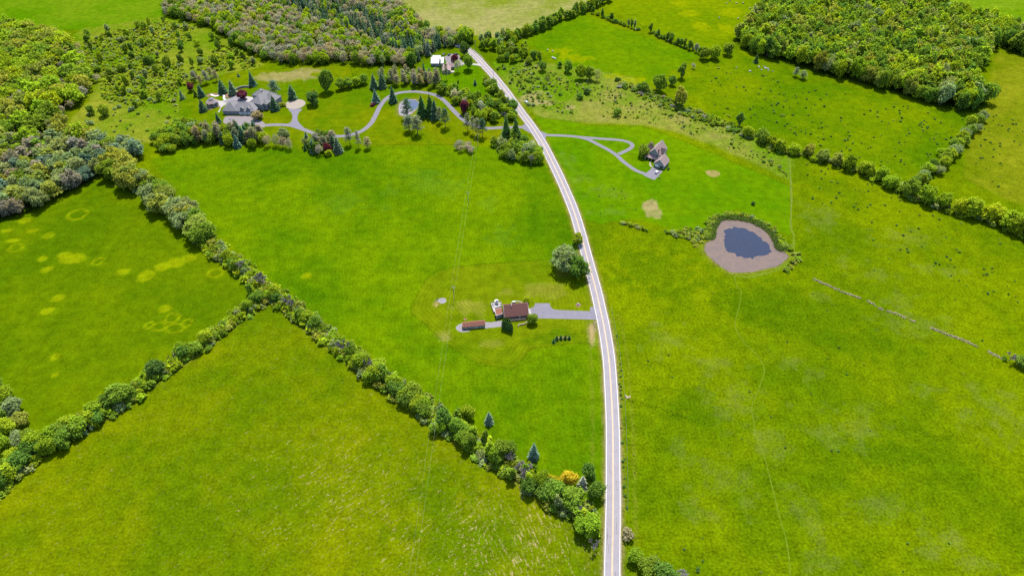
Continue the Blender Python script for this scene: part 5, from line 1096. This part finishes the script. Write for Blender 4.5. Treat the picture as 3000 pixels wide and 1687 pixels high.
for x, y, w, h, tn, lb, k in [
    (1930, 266, 12, 15, "mid", "large leafy tree at the lower corner of the upper hay field", "leaf"), (1995, 230, 8, 17, "green", "tall dark tree standing on the hedge between hay field and pasture", "tall"),
    (1968, 250, 7, 9, "green", "smaller tree beside the tall dark hedge tree", "leaf"), (1990, 311, 12, 19, "olive", "tall yellow-green tree rising out of the brushy strip", "leaf"), (2062, 174, 11, 13, "mid", "broad tree at the hay field's right corner", "leaf"),
    (2095, 172, 12, 14, "bright", "bright broad tree just left of the right wood", "leaf"), (2130, 162, 11, 13, "mid", "tree touching the left corner of the right wood", "leaf"), (2030, 202, 5, 6, "mauve", "small grey-brown tree on the hedge near the hay field corner", "bud"),
    (1665, 211, 9, 12, "mid", "leafy tree left of the clump below the hay field", "leaf"), (1698, 233, 10, 14, "bright", "bright tall tree at the left of the hay field clump", "leaf"), (1728, 234, 9, 15, "mid", "tallest tree of the clump below the hay field", "tall"),
    (1748, 238, 8, 12, "grey", "grey-green tree at the right of the hay field clump", "bud"), (1590, 208, 8, 11, "green", "dark tree beside the farm track bend", "leaf"), (1640, 198, 5, 7, "green", "small tree at the field gate", "tall"), (1718, 275, 7, 6, "dark", "dark round bush beside the farm track", "shrub"), (1700, 290, 8, 6, "green", "wide green bush beside the farm track end", "shrub"), (1808, 338, 7, 7, "mid", "lone round tree in the rough meadow", "leaf"),
    (1882, 270, 9, 9, "green", "dark leafy tree at the left of the brushy strip", "leaf"), (2165, 372, 8, 13, "green", "tall dark tree at the right of the brushy strip", "tall"), (2228, 418, 11, 12, "mid", "leafy tree left of the right-hand hedgerow start", "leaf"), (2190, 400, 9, 9, "lime", "yellow-green tree near the right-hand hedgerow start", "leaf"),
    (1655, 787, 19, 15, "grey", "large grey-green willow standing beside the road", "willow"), (1691, 808, 15, 15, "green", "large round green maple beside the willow at the road", "big"), (1690, 714, 8, 8, "bright", "bright small tree behind the willow at the road edge", "leaf"),
    (1560, 946, 6.2, 6.5, "mid", "round tree at the corner of the red-roofed house", "leaf"), (1541, 886, 4.2, 5, "lime", "yellow-green small tree behind the red-roofed house", "leaf"),
    (1880, 458, 10, 9.5, "mid", "round leafy tree beside the brown-roofed house", "leaf"), (1906, 428, 4.5, 4, "mauve", "grey-brown bush behind the brown-roofed house", "shrub"), (1957, 497, 2.6, 2.4, "dark", "round clipped bush at the brown-roofed house corner", "shrub"),
    (919, 308, 12, 13, "dark", "dark round tree on the estate lawn by the turning circle", "leaf"), (962, 268, 13, 20, "green", "tall dark leafy tree at the end of the estate shrubbery", "leaf"), (1000, 262, 9, 10, "mid", "leafy tree second in the estate shrubbery", "leaf"), (1022, 258, 9, 9, "mid", "leafy tree in the middle of the estate shrubbery", "leaf"), (1045, 252, 9, 9, "bright", "bright tree in the estate shrubbery", "leaf"), (1066, 246, 9, 9, "mid", "leafy tree near the right end of the estate shrubbery", "leaf"),
    (1360, 333, 8, 13, "maroon", "maroon-leaved tree beside the estate drive", "leaf"), (1092, 311, 5, 3, "maroon", "maroon bush beside the lawn spruce", "shrub"), (961, 448, 6.5, 9, "maroon", "maroon-leaved tree at the edge of the centre field", "leaf"),
    (712, 291, 9, 8, "maroon", "maroon-leaved tree in the estate courtyard", "leaf"), (562, 268, 7, 8, "maroon", "maroon-leaved tree at the left of the estate lawn", "leaf"), (757, 350, 9, 7.5, "brown", "reddish-brown tree beside the garage court", "leaf"), (1333, 187, 7, 9, "maroon", "dark maroon tree behind the northern house", "leaf"),
    (1372, 205, 11, 15, "mid", "drooping birch beside the northern house drive", "willow"), (1362, 166, 9, 14, "dark", "dark tree at the road bend by the northern house", "leaf"), (1341, 213, 8, 14, "grey", "grey-green birch at the right side of the northern house", "bud"), (1343, 252, 2.4, 6, "mid", "slim young tree on the northern house lawn", "tall"),
    (787, 311, 5.5, 6.5, "lime", "bright yellow-green tree at the estate entrance", "leaf"), (828, 311, 6, 4, "olive", "olive mounded bush by the turning circle", "shrub"), (919, 269, 3.6, 3, "lime", "yellow flowering bush on the estate lawn", "shrub"),
    (1372, 1222, 8, 8.5, "bright", "bright rounded tree in front of the diagonal hedgerow", "leaf"), (1665, 1418, 7.5, 9, "gold", "golden-yellow tree near the road end of the diagonal hedgerow", "leaf"), (1618, 1422, 6.5, 8, "yellow", "yellow-green tree next to the golden tree", "leaf"),
    (1722, 1398, 7.5, 9.5, "green", "dark green tree behind the golden tree near the road", "leaf"), (1745, 1455, 8.5, 9.5, "green", "dark green tree closest to the road verge", "leaf"), (1715, 1550, 13, 11, "bright", "broad bright tree ending the diagonal hedgerow at the road", "big"), (1738, 1606, 5.5, 7.5, "silver", "thin grey tree alone at the road below the hedgerow", "bare"),
    (1841, 1572, 6, 5, "brown", "brown-topped bush on the right road verge", "shrub"), (1858, 1640, 7, 6.5, "bright", "bright small tree below the verge bush at the road", "leaf"), (1900, 1672, 9, 8, "mid", "leafy tree of the lower-right roadside clump", "leaf"), (1945, 1690, 9, 8, "green", "darker tree at the bottom edge of the roadside clump", "leaf"), (1912, 1650, 4.5, 6, "silver", "bare tree in the roadside clump", "bare"), (1997, 1690, 6, 5, "silver", "bare grey bush at the bottom edge beside the clump", "bare"), (2044, 1670, 2, 1.6, "dark", "dark little bush in the lower-right pasture", "shrub"),
    (2955, 1058, 6, 7, "silver", "bare grey tree at the end of the stone wall", "bare"), (2985, 1070, 7, 6, "green", "green bush tree at the end of the stone wall", "leaf"), (2940, 1052, 3, 2.5, "mid", "bush at the left foot of the stone wall end", "shrub"),
    (2282, 446, 6, 7, "green", "dark tree at the corner of the pasture track", "leaf"), (2205, 600, 3.2, 3, "dark", "dark bush above the pond reeds", "shrub"),
    (735, 860, 4, 9, "mid", "slender tree leaning over the hedgerow junction", "tall"), (465, 1098, 10, 10.5, "dark", "dark conical tree in the left branch hedgerow", "leaf"), (356, 1172, 13, 12, "mid", "largest round tree of the left branch hedgerow", "leaf"), (290, 1218, 10, 10, "bright", "bright round tree below the largest left branch tree", "leaf")]:
    plant(k, x, y, w, h, tn, lb)
# --- conifers, each known by where it stands
for x, y, w, h, k, tn, lb in [
    (1433, 1238, 4.2, 8.5, "spruce", "blue", "lone blue-green spruce in the field beside the diagonal hedgerow"), (1563, 1342, 5, 12, "spruce", "blue", "tall blue spruce within the diagonal hedgerow"), (1705, 1428, 4.5, 9.5, "spruce", "silver", "greyish spruce beside the golden tree"),
    (1622, 1003, 2.6, 3.8, "spruce", "dark", "lowest and leftmost of the five small lawn spruces"), (1631, 995, 3, 4.2, "spruce", "dark", "second from the left of the five small lawn spruces"), (1643, 993, 2.6, 4, "spruce", "dark", "middle one of the five small lawn spruces"), (1656, 993, 2.7, 4, "spruce", "dark", "fourth from the left of the five small lawn spruces"), (1667.5, 993, 2.5, 3.6, "spruce", "dark", "rightmost of the five small lawn spruces"),
    (1097, 260, 7.5, 14, "spruce", "spruce", "left one of the two dark spruces at the shrubbery end"), (1121, 257, 7.5, 14, "spruce", "spruce", "right one of the two dark spruces at the shrubbery end"), (1102, 300, 7.5, 12, "spruce", "blue", "blue-green spruce left of the estate drive bend"), (1152, 300, 7, 15, "spruce", "spruce", "spruce standing beside the estate drive bend"),
    (1196, 350, 10, 17, "pine", "spruce", "broad dark pine below the small pond"), (1238, 343, 9.5, 20, "spruce", "dark", "left one of the three big spruces right of the small pond"), (1262, 341, 9, 20, "spruce", "dark", "middle one of the three big spruces right of the small pond"), (1275, 349, 8, 18, "spruce", "spruce", "right one of the three big spruces right of the small pond"),
    (1200, 385, 10, 13, "pine", "pine", "left pine of the brown pair below the pond"), (1224, 395, 10, 15, "pine", "pine", "right pine of the brown pair below the pond"), (1289, 360, 6, 13, "pine", "pine", "upper thin pine on the mulch island"), (1305, 375, 8, 16, "pine", "spruce", "lower green pine on the mulch island"),
    (1370, 383, 6, 14, "pine", "pine", "leftmost pine of the drive-side pine group"), (1386, 392, 5, 14, "pine", "pine", "second pine of the drive-side pine group"), (1398, 398, 6, 14, "pine", "pine", "third pine of the drive-side pine group"), (1414, 402, 7, 15, "pine", "spruce", "rightmost green pine of the drive-side pine group"),
    (1483, 402, 9, 19, "spruce", "dark", "left one of the two huge dark spruces by the road"), (1511, 411, 9, 20, "spruce", "dark", "right one of the two huge dark spruces by the road"),
    (807, 281, 11, 13, "pine", "blue", "grey rounded pine right of the estate house"), (858, 290, 7.5, 13, "spruce", "spruce", "dark spruce above the turning circle"), (806, 322, 8, 13, "spruce", "spruce", "spruce at the estate house entrance"),
    (654, 272, 7.5, 12.5, "spruce", "spruce", "left one of the two spruces behind the gazebo"), (684, 277, 7.5, 13.5, "spruce", "blue", "right one of the two spruces behind the gazebo"), (741, 251, 7, 14, "spruce", "spruce", "spruce behind the round lawn wall"), (699, 225, 3.5, 4, "spruce", "spruce", "small spruce at the upper estate lawn edge"),
    (574, 283, 3.6, 8, "spruce", "mid", "light green spruce at the left estate lawn edge"), (591, 283, 6, 11, "spruce", "spruce", "dark spruce left of the gazebo"), (596, 325, 7, 10.5, "spruce", "spruce", "spruce at the lower left of the gazebo"), (641, 360, 5, 9.5, "spruce", "spruce", "spruce at the garage court corner"), (535, 290, 4.5, 9, "spruce", "grey", "grey-green spruce at the left tip of the estate lawn"), (1392, 250, 3, 6, "spruce", "spruce", "small spruce by the northern house road bank"),
    (635, 238, 6, 9, "pine", "mauve", "grey pine at the upper left estate corner, rightmost"), (607, 245, 7, 11, "pine", "mauve", "grey pine at the upper left estate corner, middle"), (590, 252, 6, 9, "pine", "brown", "brown pine at the upper left estate corner, lowest"), (572, 240, 6, 9, "pine", "mauve", "grey pine at the upper left estate corner, leftmost"), (620, 228, 6, 9, "pine", "brown", "brown pine at the upper left estate corner, highest"),
    (895, 441, 3, 6, "spruce", "dark", "small dark spruce at the left of the field-edge clump"), (920, 447, 5.5, 12, "spruce", "blue", "blue spruce in the field-edge clump"), (992, 446, 7, 13, "spruce", "blue", "dark spruce left of the maroon field-edge tree"),
    (1052, 434, 5, 14, "pine", "mauve", "tall thin pine right of the maroon field-edge tree"), (1078, 436, 6.5, 9, "pine", "brown", "rounded pine furthest right on the field edge"), (972, 420, 5, 13, "bare", "mauve", "bare-stemmed tree above the field-edge clump"), (1025, 425, 7, 14, "pine", "pine", "tall pine behind the maroon field-edge tree"), (965, 430, 6, 9, "pine", "brown", "brown pine within the field-edge clump"),
    (935, 452, 8, 9, "bud", "mauve", "pale budding tree in the field-edge clump"), (940, 415, 10, 11, "leaf", "green", "dark round tree above the field-edge clump"), (963, 456, 6, 5, "leaf", "lime", "yellow-green small tree under the field-edge clump"), (905, 428, 8, 9, "leaf", "grey", "grey-green tree at the left of the field-edge clump"),
    (616, 418, 10, 9, "leaf", "mid", "leafy tree first in the estate's lower tree row"), (640, 412, 5, 11, "pine", "mauve", "grey pine first in the estate's lower tree row"), (655, 420, 5, 13, "spruce", "spruce", "dark spruce first in the estate's lower tree row"), (673, 430, 8, 12, "leaf", "bright", "bright tree in the estate's lower tree row"), (697, 431, 6, 11, "spruce", "blue", "blue spruce in the estate's lower tree row"), (715, 415, 8, 13, "spruce", "spruce", "broad dark spruce in the estate's lower tree row"), (742, 434, 7, 10, "leaf", "bright", "bright round tree at the right of the lower tree row"), (765, 410, 7, 12, "pine", "mauve", "grey-brown pine at the right of the lower tree row"),
    (690, 400, 5, 10, "pine", "brown", "brown pine behind the blue spruce of the lower tree row"), (731, 398, 8, 11, "leaf", "green", "dark leafy tree in front of the garage court"), (748, 392, 6, 12, "spruce", "spruce", "spruce in front of the garage court, left"), (756, 400, 6, 11, "spruce", "spruce", "spruce in front of the garage court, right"),
    (786, 430, 7, 11, "bud", "mauve", "first thin budding tree on the field edge"), (811, 428, 7, 11, "bud", "brown", "second thin budding tree on the field edge"), (830, 432, 7, 10, "bud", "mauve", "third thin budding tree on the field edge"), (849, 437, 7, 10, "bud", "mauve", "fourth thin budding tree on the field edge"), (835, 408, 10, 10, "leaf", "grey", "grey-green tree behind the thin budding trees"),
    (1243, 225, 4, 15, "spruce", "spruce", "narrow spruce left of the northern house lawn"), (1293, 232, 3.5, 17, "pine", "spruce", "tall thin spruce in front of the northern house"), (1308, 234, 4, 14, "pine", "pine", "second tall thin pine in front of the northern house"), (2214, 184, 5, 9, "spruce", "dark", "dark spruce at the pasture edge of the right wood"), (2330, 225, 6, 8, "pine", "pine", "grey pine at the foot of the right wood"), (2350, 232, 8, 7, "pine", "grey", "wide grey-green pine at the foot of the right wood")]:
    plant(k, x, y, w, h, tn, lb)
arb = [(1474, 963), (1479, 964), (1484, 966), (1489, 968), (1494, 970), (1498.5, 972), (1478, 955), (1486, 957), (1493, 960)]
for i, (x, y) in enumerate(arb):
    plant("arbor", x, y, 1.75, 7.2 if i < 6 else 7.6, "dark", ("%s arborvitae from the left in the front row by the red-roofed house" % ordinal(i + 1)) if i < 6 else ("%s arborvitae from the left in the back row by the red-roofed house" % ordinal(i - 5)), "arborvitae by the red-roofed house")
# --- groves filled inside an outline: the front trees are things, the depth of a wood is one mass
def grove(poly, sp, where, group, mixk, limit=0, front=None, which="woodland"):
    pts = scatter(poly, sp); pts.sort(key=lambda q: q[1]) if front is None else pts.sort(key=front)
    row = Row(where, group); sing = pts[:limit]; sing.sort(key=lambda q: q[0])
    for x, y in sing:
        kind, w, h, tn = mixk(x, y); row.put(kind, x, y, w, h, tn, ADJ[tn])
    for x, y in pts[limit:]:
        kind, w, h, tn = mixk(x, y); mass(which, kind, x, y, w, h, tn)
def m_road(x, y):
    k = pick([("l", 5), ("s", 3), ("b", .6)])
    if k == "l": return "leaf", U(6, 9), U(6, 11), pick([("mid", 4), ("bright", 3), ("green", 3), ("grey", 1)])
    if k == "s": return "shrub", U(4, 6), U(3, 4.5), pick([("mid", 3), ("bright", 3), ("grey", 1)])
    return "bare", U(5, 7), U(9, 12), "silver"
grove(P2([(1275, 266), (1330, 262), (1400, 292), (1455, 300), (1490, 325), (1505, 352), (1480, 358), (1420, 362), (1385, 345), (1340, 308)]), 6.2, "from the left in the drive-side thicket", "thicket beside the estate drive", m_road, 16)
grove(P2([(1422, 225), (1448, 255), (1478, 290), (1520, 345), (1505, 350), (1470, 310), (1440, 275), (1415, 240)]), 5.5, "from the left on the upper road bank", "trees on the road bank", m_road, 14)
grove(P2([(1440, 412), (1490, 415), (1545, 418), (1590, 470), (1590, 492), (1520, 480), (1460, 462)]), 5.0, "from the left in the thicket below the two spruces", "roadside thicket below the spruces", m_road, 16)
grove(P2([(1335, 430), (1390, 430), (1392, 452), (1340, 450)]), 5.5, "from the left in the grey brush at the field top", "grey brush at the field top", lambda x, y: ("bud", U(5, 7), U(5, 7.5), pick([("mauve", 3), ("brown", 1)])), 99)
grove(P2([(450, 440), (470, 400), (520, 375), (570, 372), (640, 395), (620, 420), (560, 425), (490, 450)]), 6.5, "from the left in the centre field's corner belt", "tree belt at the centre field corner", lambda x, y: ("leaf", U(7, 10), U(7, 11), pick([("mid", 4), ("bright", 3), ("green", 3), ("grey", 1)])), 14)
def m_row(x, y):
    k = pick([("l", 3), ("p", 2.5), ("s", 3)])
    if k == "l": return "leaf", U(6, 9), U(8, 12), pick([("mid", 3), ("bright", 3), ("green", 2)])
    if k == "p": return "pine", U(6, 8), U(10, 14), pick([("mauve", 3), ("brown", 2), ("pine", 2)])
    return "spruce", U(6, 8), U(11, 15), pick([("spruce", 3), ("blue", 2)])
grove(P2([(555, 408), (600, 392), (650, 396), (720, 398), (775, 404), (775, 424), (700, 424), (640, 420), (575, 424)]), 6.0, "from the left among the fill of the lower tree row", "fill of the estate's lower tree row", m_row, 60)
grove(P2([(880, 425), (960, 420), (1005, 428), (1000, 446), (930, 450), (890, 440)]), 7.0, "from the left among the fill of the field-edge clump", "fill of the field-edge clump", m_row, 60)
grove(P2([(1095, 235), (1160, 222), (1240, 226), (1300, 250), (1290, 266), (1200, 256), (1130, 250)]), 6.5, "from the left in the pine belt above the drive", "pine belt above the estate drive", lambda x, y: (("pine", U(5, 7), U(9, 14), pick([("mauve", 3), ("pine", 2), ("brown", 2)])) if rng.random() < .6 else ("leaf", U(6, 9), U(6, 9), pick([("mid", 2), ("bright", 2), ("grey", 1)]))), 20)
grove(P2([(1395, 128), (1440, 112), (1490, 108), (1560, 160), (1590, 195), (1540, 190), (1480, 185), (1440, 170)]), 8.4, "from the left in the copse by the upper road", "copse right of the upper road", lambda x, y: (("tall", U(5, 7), U(9, 14), pick([("mid", 3), ("bright", 3), ("grey", 2)])) if rng.random() < .6 else ("leaf", U(6, 9), U(7, 10), pick([("mid", 3), ("bright", 2), ("green", 2)]))), 14)
print("individual leafy", COUNT)
def m_w1(x, y): return pick([("big", 4), ("leaf", 4), ("tall", 2.5)]), U(9, 14.5), U(14, 20), pick([("mid", 5), ("olive", 2), ("bright", 2.5), ("green", 3), ("grey", 1), ("lime", .8)])
def m_w2(x, y):
    px_, t = x, rng.random(); n = vnoise(np.array([x]), np.array([y]), 45, 77)[0]
    dark = y > 520 and abs((x + 110) - (-y + 700) * 1.2) < 40
    if dark and rng.random() < .75: return "spruce", U(5, 7), U(13, 18), pick([("spruce", 3), ("pine", 1)])
    if x > -55: return ("tall" if rng.random() < .3 else "leaf"), U(7, 11), U(11, 17), pick([("bright", 4), ("mid", 3), ("lime", 2), ("green", 2)])
    if rng.random() < (.62 if n > .45 else .30): return "bud", U(6.5, 10), U(9, 13), pick([("mauve", 6), ("brown", 2), ("grey", 1.2)])
    return "leaf", U(6.5, 10), U(8, 13), pick([("bright", 4), ("mid", 3), ("green", 2), ("lime", 1)])
def m_w3(x, y):
    if y < 420 or (x < -300 and y < 500): return ("big" if rng.random() < .7 else "pine"), U(10, 16), U(11, 15), pick([("grey", 6), ("olive", 2), ("mid", 1.5), ("mauve", 1.5), ("blue", 2)])
    if x > -452 and y > 500 and rng.random() < .6: return "bud", U(6, 9), U(8, 12), pick([("mauve", 3), ("brown", 2), ("grey", 1)])
    return "big", U(14, 21), U(13, 18), pick([("olive", 4), ("bright", 4), ("mid", 3), ("lime", 1.5)])
grove(W1, 8.8, "from the left on the right wood's near edge", "trees on the near edge of the right wood", m_w1, 30, front=lambda q: dline(P2([(2180, 148), (2300, 188), (2490, 238), (2610, 268), (2740, 312), (2800, 326), (2878, 332)]), np.array([q[0]]), np.array([q[1]]))[0])
grove(W2, 6.6, "from the left on the upper wood's near edge", "trees on the near edge of the upper wood", m_w2, 26, front=lambda q: dline(P2([(690, 130), (760, 172), (830, 188), (960, 188), (1120, 196), (1210, 196), (1285, 150)]), np.array([q[0]]), np.array([q[1]]))[0])
grove(W3, 10.0, "from the left on the left wood's field edge", "trees on the field edge of the left wood", m_w3, 26, front=lambda q: dline(P2([(-20, 648), (100, 618), (190, 572), (258, 530), (345, 512)]), np.array([q[0]]), np.array([q[1]]))[0])
def wh(a, b): q_ = U(a, b); q_ = a + (q_ - a) * rng.random() * 1.3; return q_, q_ * U(.6, .9)
# --- scrub: low brush as one mass, the taller stems standing in it as things
SCR = P2([(250, 110), (480, 62), (620, 95), (765, 192), (690, 212), (600, 225), (520, 262), (515, 300), (440, 330), (300, 290), (290, 230), (240, 160)])
for x, y in scatter(SCR, 3.6, .5):
    if vnoise(np.array([x]), np.array([y]), 22, 5)[0] > .34: mass("scrub", "shrub", x, y, *wh(1.4, 4.2), pick([("lime", 4), ("mid", 2), ("bright", 3), ("grey", 3), ("olive", 4)]))
grove(SCR, 21, "from the left in the upper-left scrubland", "taller trees in the upper-left scrubland", lambda x, y: (("tall" if rng.random() < .55 else "leaf"), U(4, 7.5), U(6, 11), pick([("mid", 4), ("bright", 4), ("green", 2), ("grey", 2)])), 40)
for x, y in scatter(P2([(300, 290), (440, 330), (520, 300), (528, 350), (430, 420), (250, 400), (215, 360)]), 9, .5):
    if rng.random() < .5: mass("scrub", "shrub", x, y, U(1.5, 4), U(.8, 2.2), pick([("grey", 3), ("mid", 2), ("olive", 1)]))
r = Row("standing in the open scrub left of the estate", "trees in the open scrub left of the estate")
for x, y, k, w, h, tn in [(270, 335, "leaf", 7, 9, "mid"), (312, 340, "leaf", 9, 11, "mid"), (360, 210, "leaf", 8, 8, "mid"), (440, 190, "leaf", 10, 9, "green"), (430, 225, "tall", 6, 8, "grey"), (285, 240, "bud", 8, 8, "mauve"), (265, 365, "shrub", 6, 4, "grey"), (385, 325, "shrub", 6, 4, "grey"), (380, 270, "shrub", 5, 3.5, "grey"), (350, 315, "shrub", 4, 3, "grey"), (440, 295, "shrub", 5, 3, "grey"), (495, 345, "shrub", 4, 3, "bright"), (250, 385, "shrub", 6, 4, "olive")]:
    p = P(x, y); r.put(k, p.x, p.y, w, h, tn, ADJ[tn])
K1 = P2([(1462, 200), (1540, 185), (1660, 225), (1760, 245), (1900, 290), (2010, 335), (2160, 380), (2310, 440), (2308, 520), (2215, 476), (2100, 428), (1985, 380), (1880, 355), (1720, 345), (1600, 328), (1530, 290)])
for x, y in scatter(K1, 4.4, .5):
    q = vnoise(np.array([x]), np.array([y]), 18, 15)[0]
    if q > .47 and rng.random() < .7: mass("scrub", "shrub", x, y, *wh(1.0, 3.0), pick([("mid", 4), ("bright", 3), ("grey", 4), ("olive", 3), ("green", 1)]))
for x, y in scatter(P2([(1450, 195), (1560, 190), (1640, 230), (1650, 285), (1560, 320), (1510, 270)]), 6, .5):
    if rng.random() < .6: mass("scrub", "shrub", x, y, U(2, 5), U(1.4, 3.4), pick([("mid", 4), ("grey", 3), ("green", 2)]))
for poly, sp, pr in ((P2([(1820, 238), (2000, 310), (2150, 362), (2290, 425), (2300, 440), (2150, 385), (1990, 335), (1880, 290)]), 3.2, .85), (P2([(1770, 648), (1830, 660), (1905, 680), (1900, 672), (1830, 652)]), 2.4, .95), (P2([(1940, 678), (2000, 672), (2060, 668), (2068, 700), (2040, 712), (1985, 695)]), 2.6, .95)):
    for x, y in scatter(poly, sp, .45):
        if rng.random() < pr: mass("scrub", "shrub", x, y, U(2, 4.2), U(1.2, 3.0), pick([("mid", 4), ("bright", 3), ("olive", 2), ("grey", 2)]))
# pond ring
ring = offset(smooth_line(POND_OUT, 3, True), -5.6)
for i, q in enumerate(ring):
    pxy = q
    if q[1] > P(2160, 720).y or q[0] > P(2262, 730).x:
        for k in range(4): mass("scrub", "shrub", q[0] + U(-2, 2), q[1] + U(-2, 2), U(2.2, 4.2), U(1.2, 2.6), pick([("olive", 3), ("mid", 3), ("bright", 3), ("grey", 1)]))
# weeds and thistles in the pastures
def weeds(poly, n, sz=(.5, 1.5)):
    xs = [p[0] for p in poly]; ys = [p[1] for p in poly]; k = 0
    while k < n:
        x, y = U(min(xs), max(xs)), U(min(ys), max(ys))
        if inside(poly, x, y) and vnoise(np.array([x]), np.array([y]), 30, 3)[0] > rng.random() * .8: s = U(*sz); mass("scrub", "shrub", x, y, s * 1.3, s * .8, pick([("dark", 5), ("green", 4), ("olive", 1)])); k += 1
weeds(P2([(2060, 185), (2330, 235), (2860, 352), (2660, 530), (2300, 395), (2100, 335)]), 230, (.6, 1.9))
weeds(P2([(2330, 450), (2500, 515), (2750, 630), (3000, 715), (3000, 900), (2600, 760), (2350, 560)]), 90, (.5, 1.6))
weeds(P2([(2330, 760), (3000, 800), (3000, 1690), (1840, 1690), (1820, 1000), (2100, 850)]), 60, (.4, 1.1))
weeds(P2([(2890, 340), (3000, 300), (3000, 600), (2850, 500)]), 40, (.6, 1.6))
weeds(P2([(1805, 950), (1815, 950), (1838, 1500), (1830, 1500)]), 26, (.5, 1.4))
weeds(P2([(1700, 500), (1900, 600), (1860, 650), (1720, 640)]), 20, (.4, 1.0))
for which, nm, lb in (("woodland", "woodland", "dense leafy woodland behind the nearest rows of trees"), ("scrub", "brush", "low green brush and weeds scattered over rough ground")):
    L_ = MASS[which]; v = np.concatenate(L_[0]); f = np.concatenate(L_[1]); me = np_mesh(nm, v, f)
    attr(me, "leafv", 'FLOAT', np.concatenate(L_[2]), "value"); attr(me, "tint", 'FLOAT_COLOR', np.concatenate(L_[3]), "color"); me.materials.append(LEAFS)
    tag(link(nm, me), lb, "woodland" if which == "woodland" else "brush", kind="stuff"); print(nm, len(f), "quads")
print(COUNT, sum(COUNT.values()))
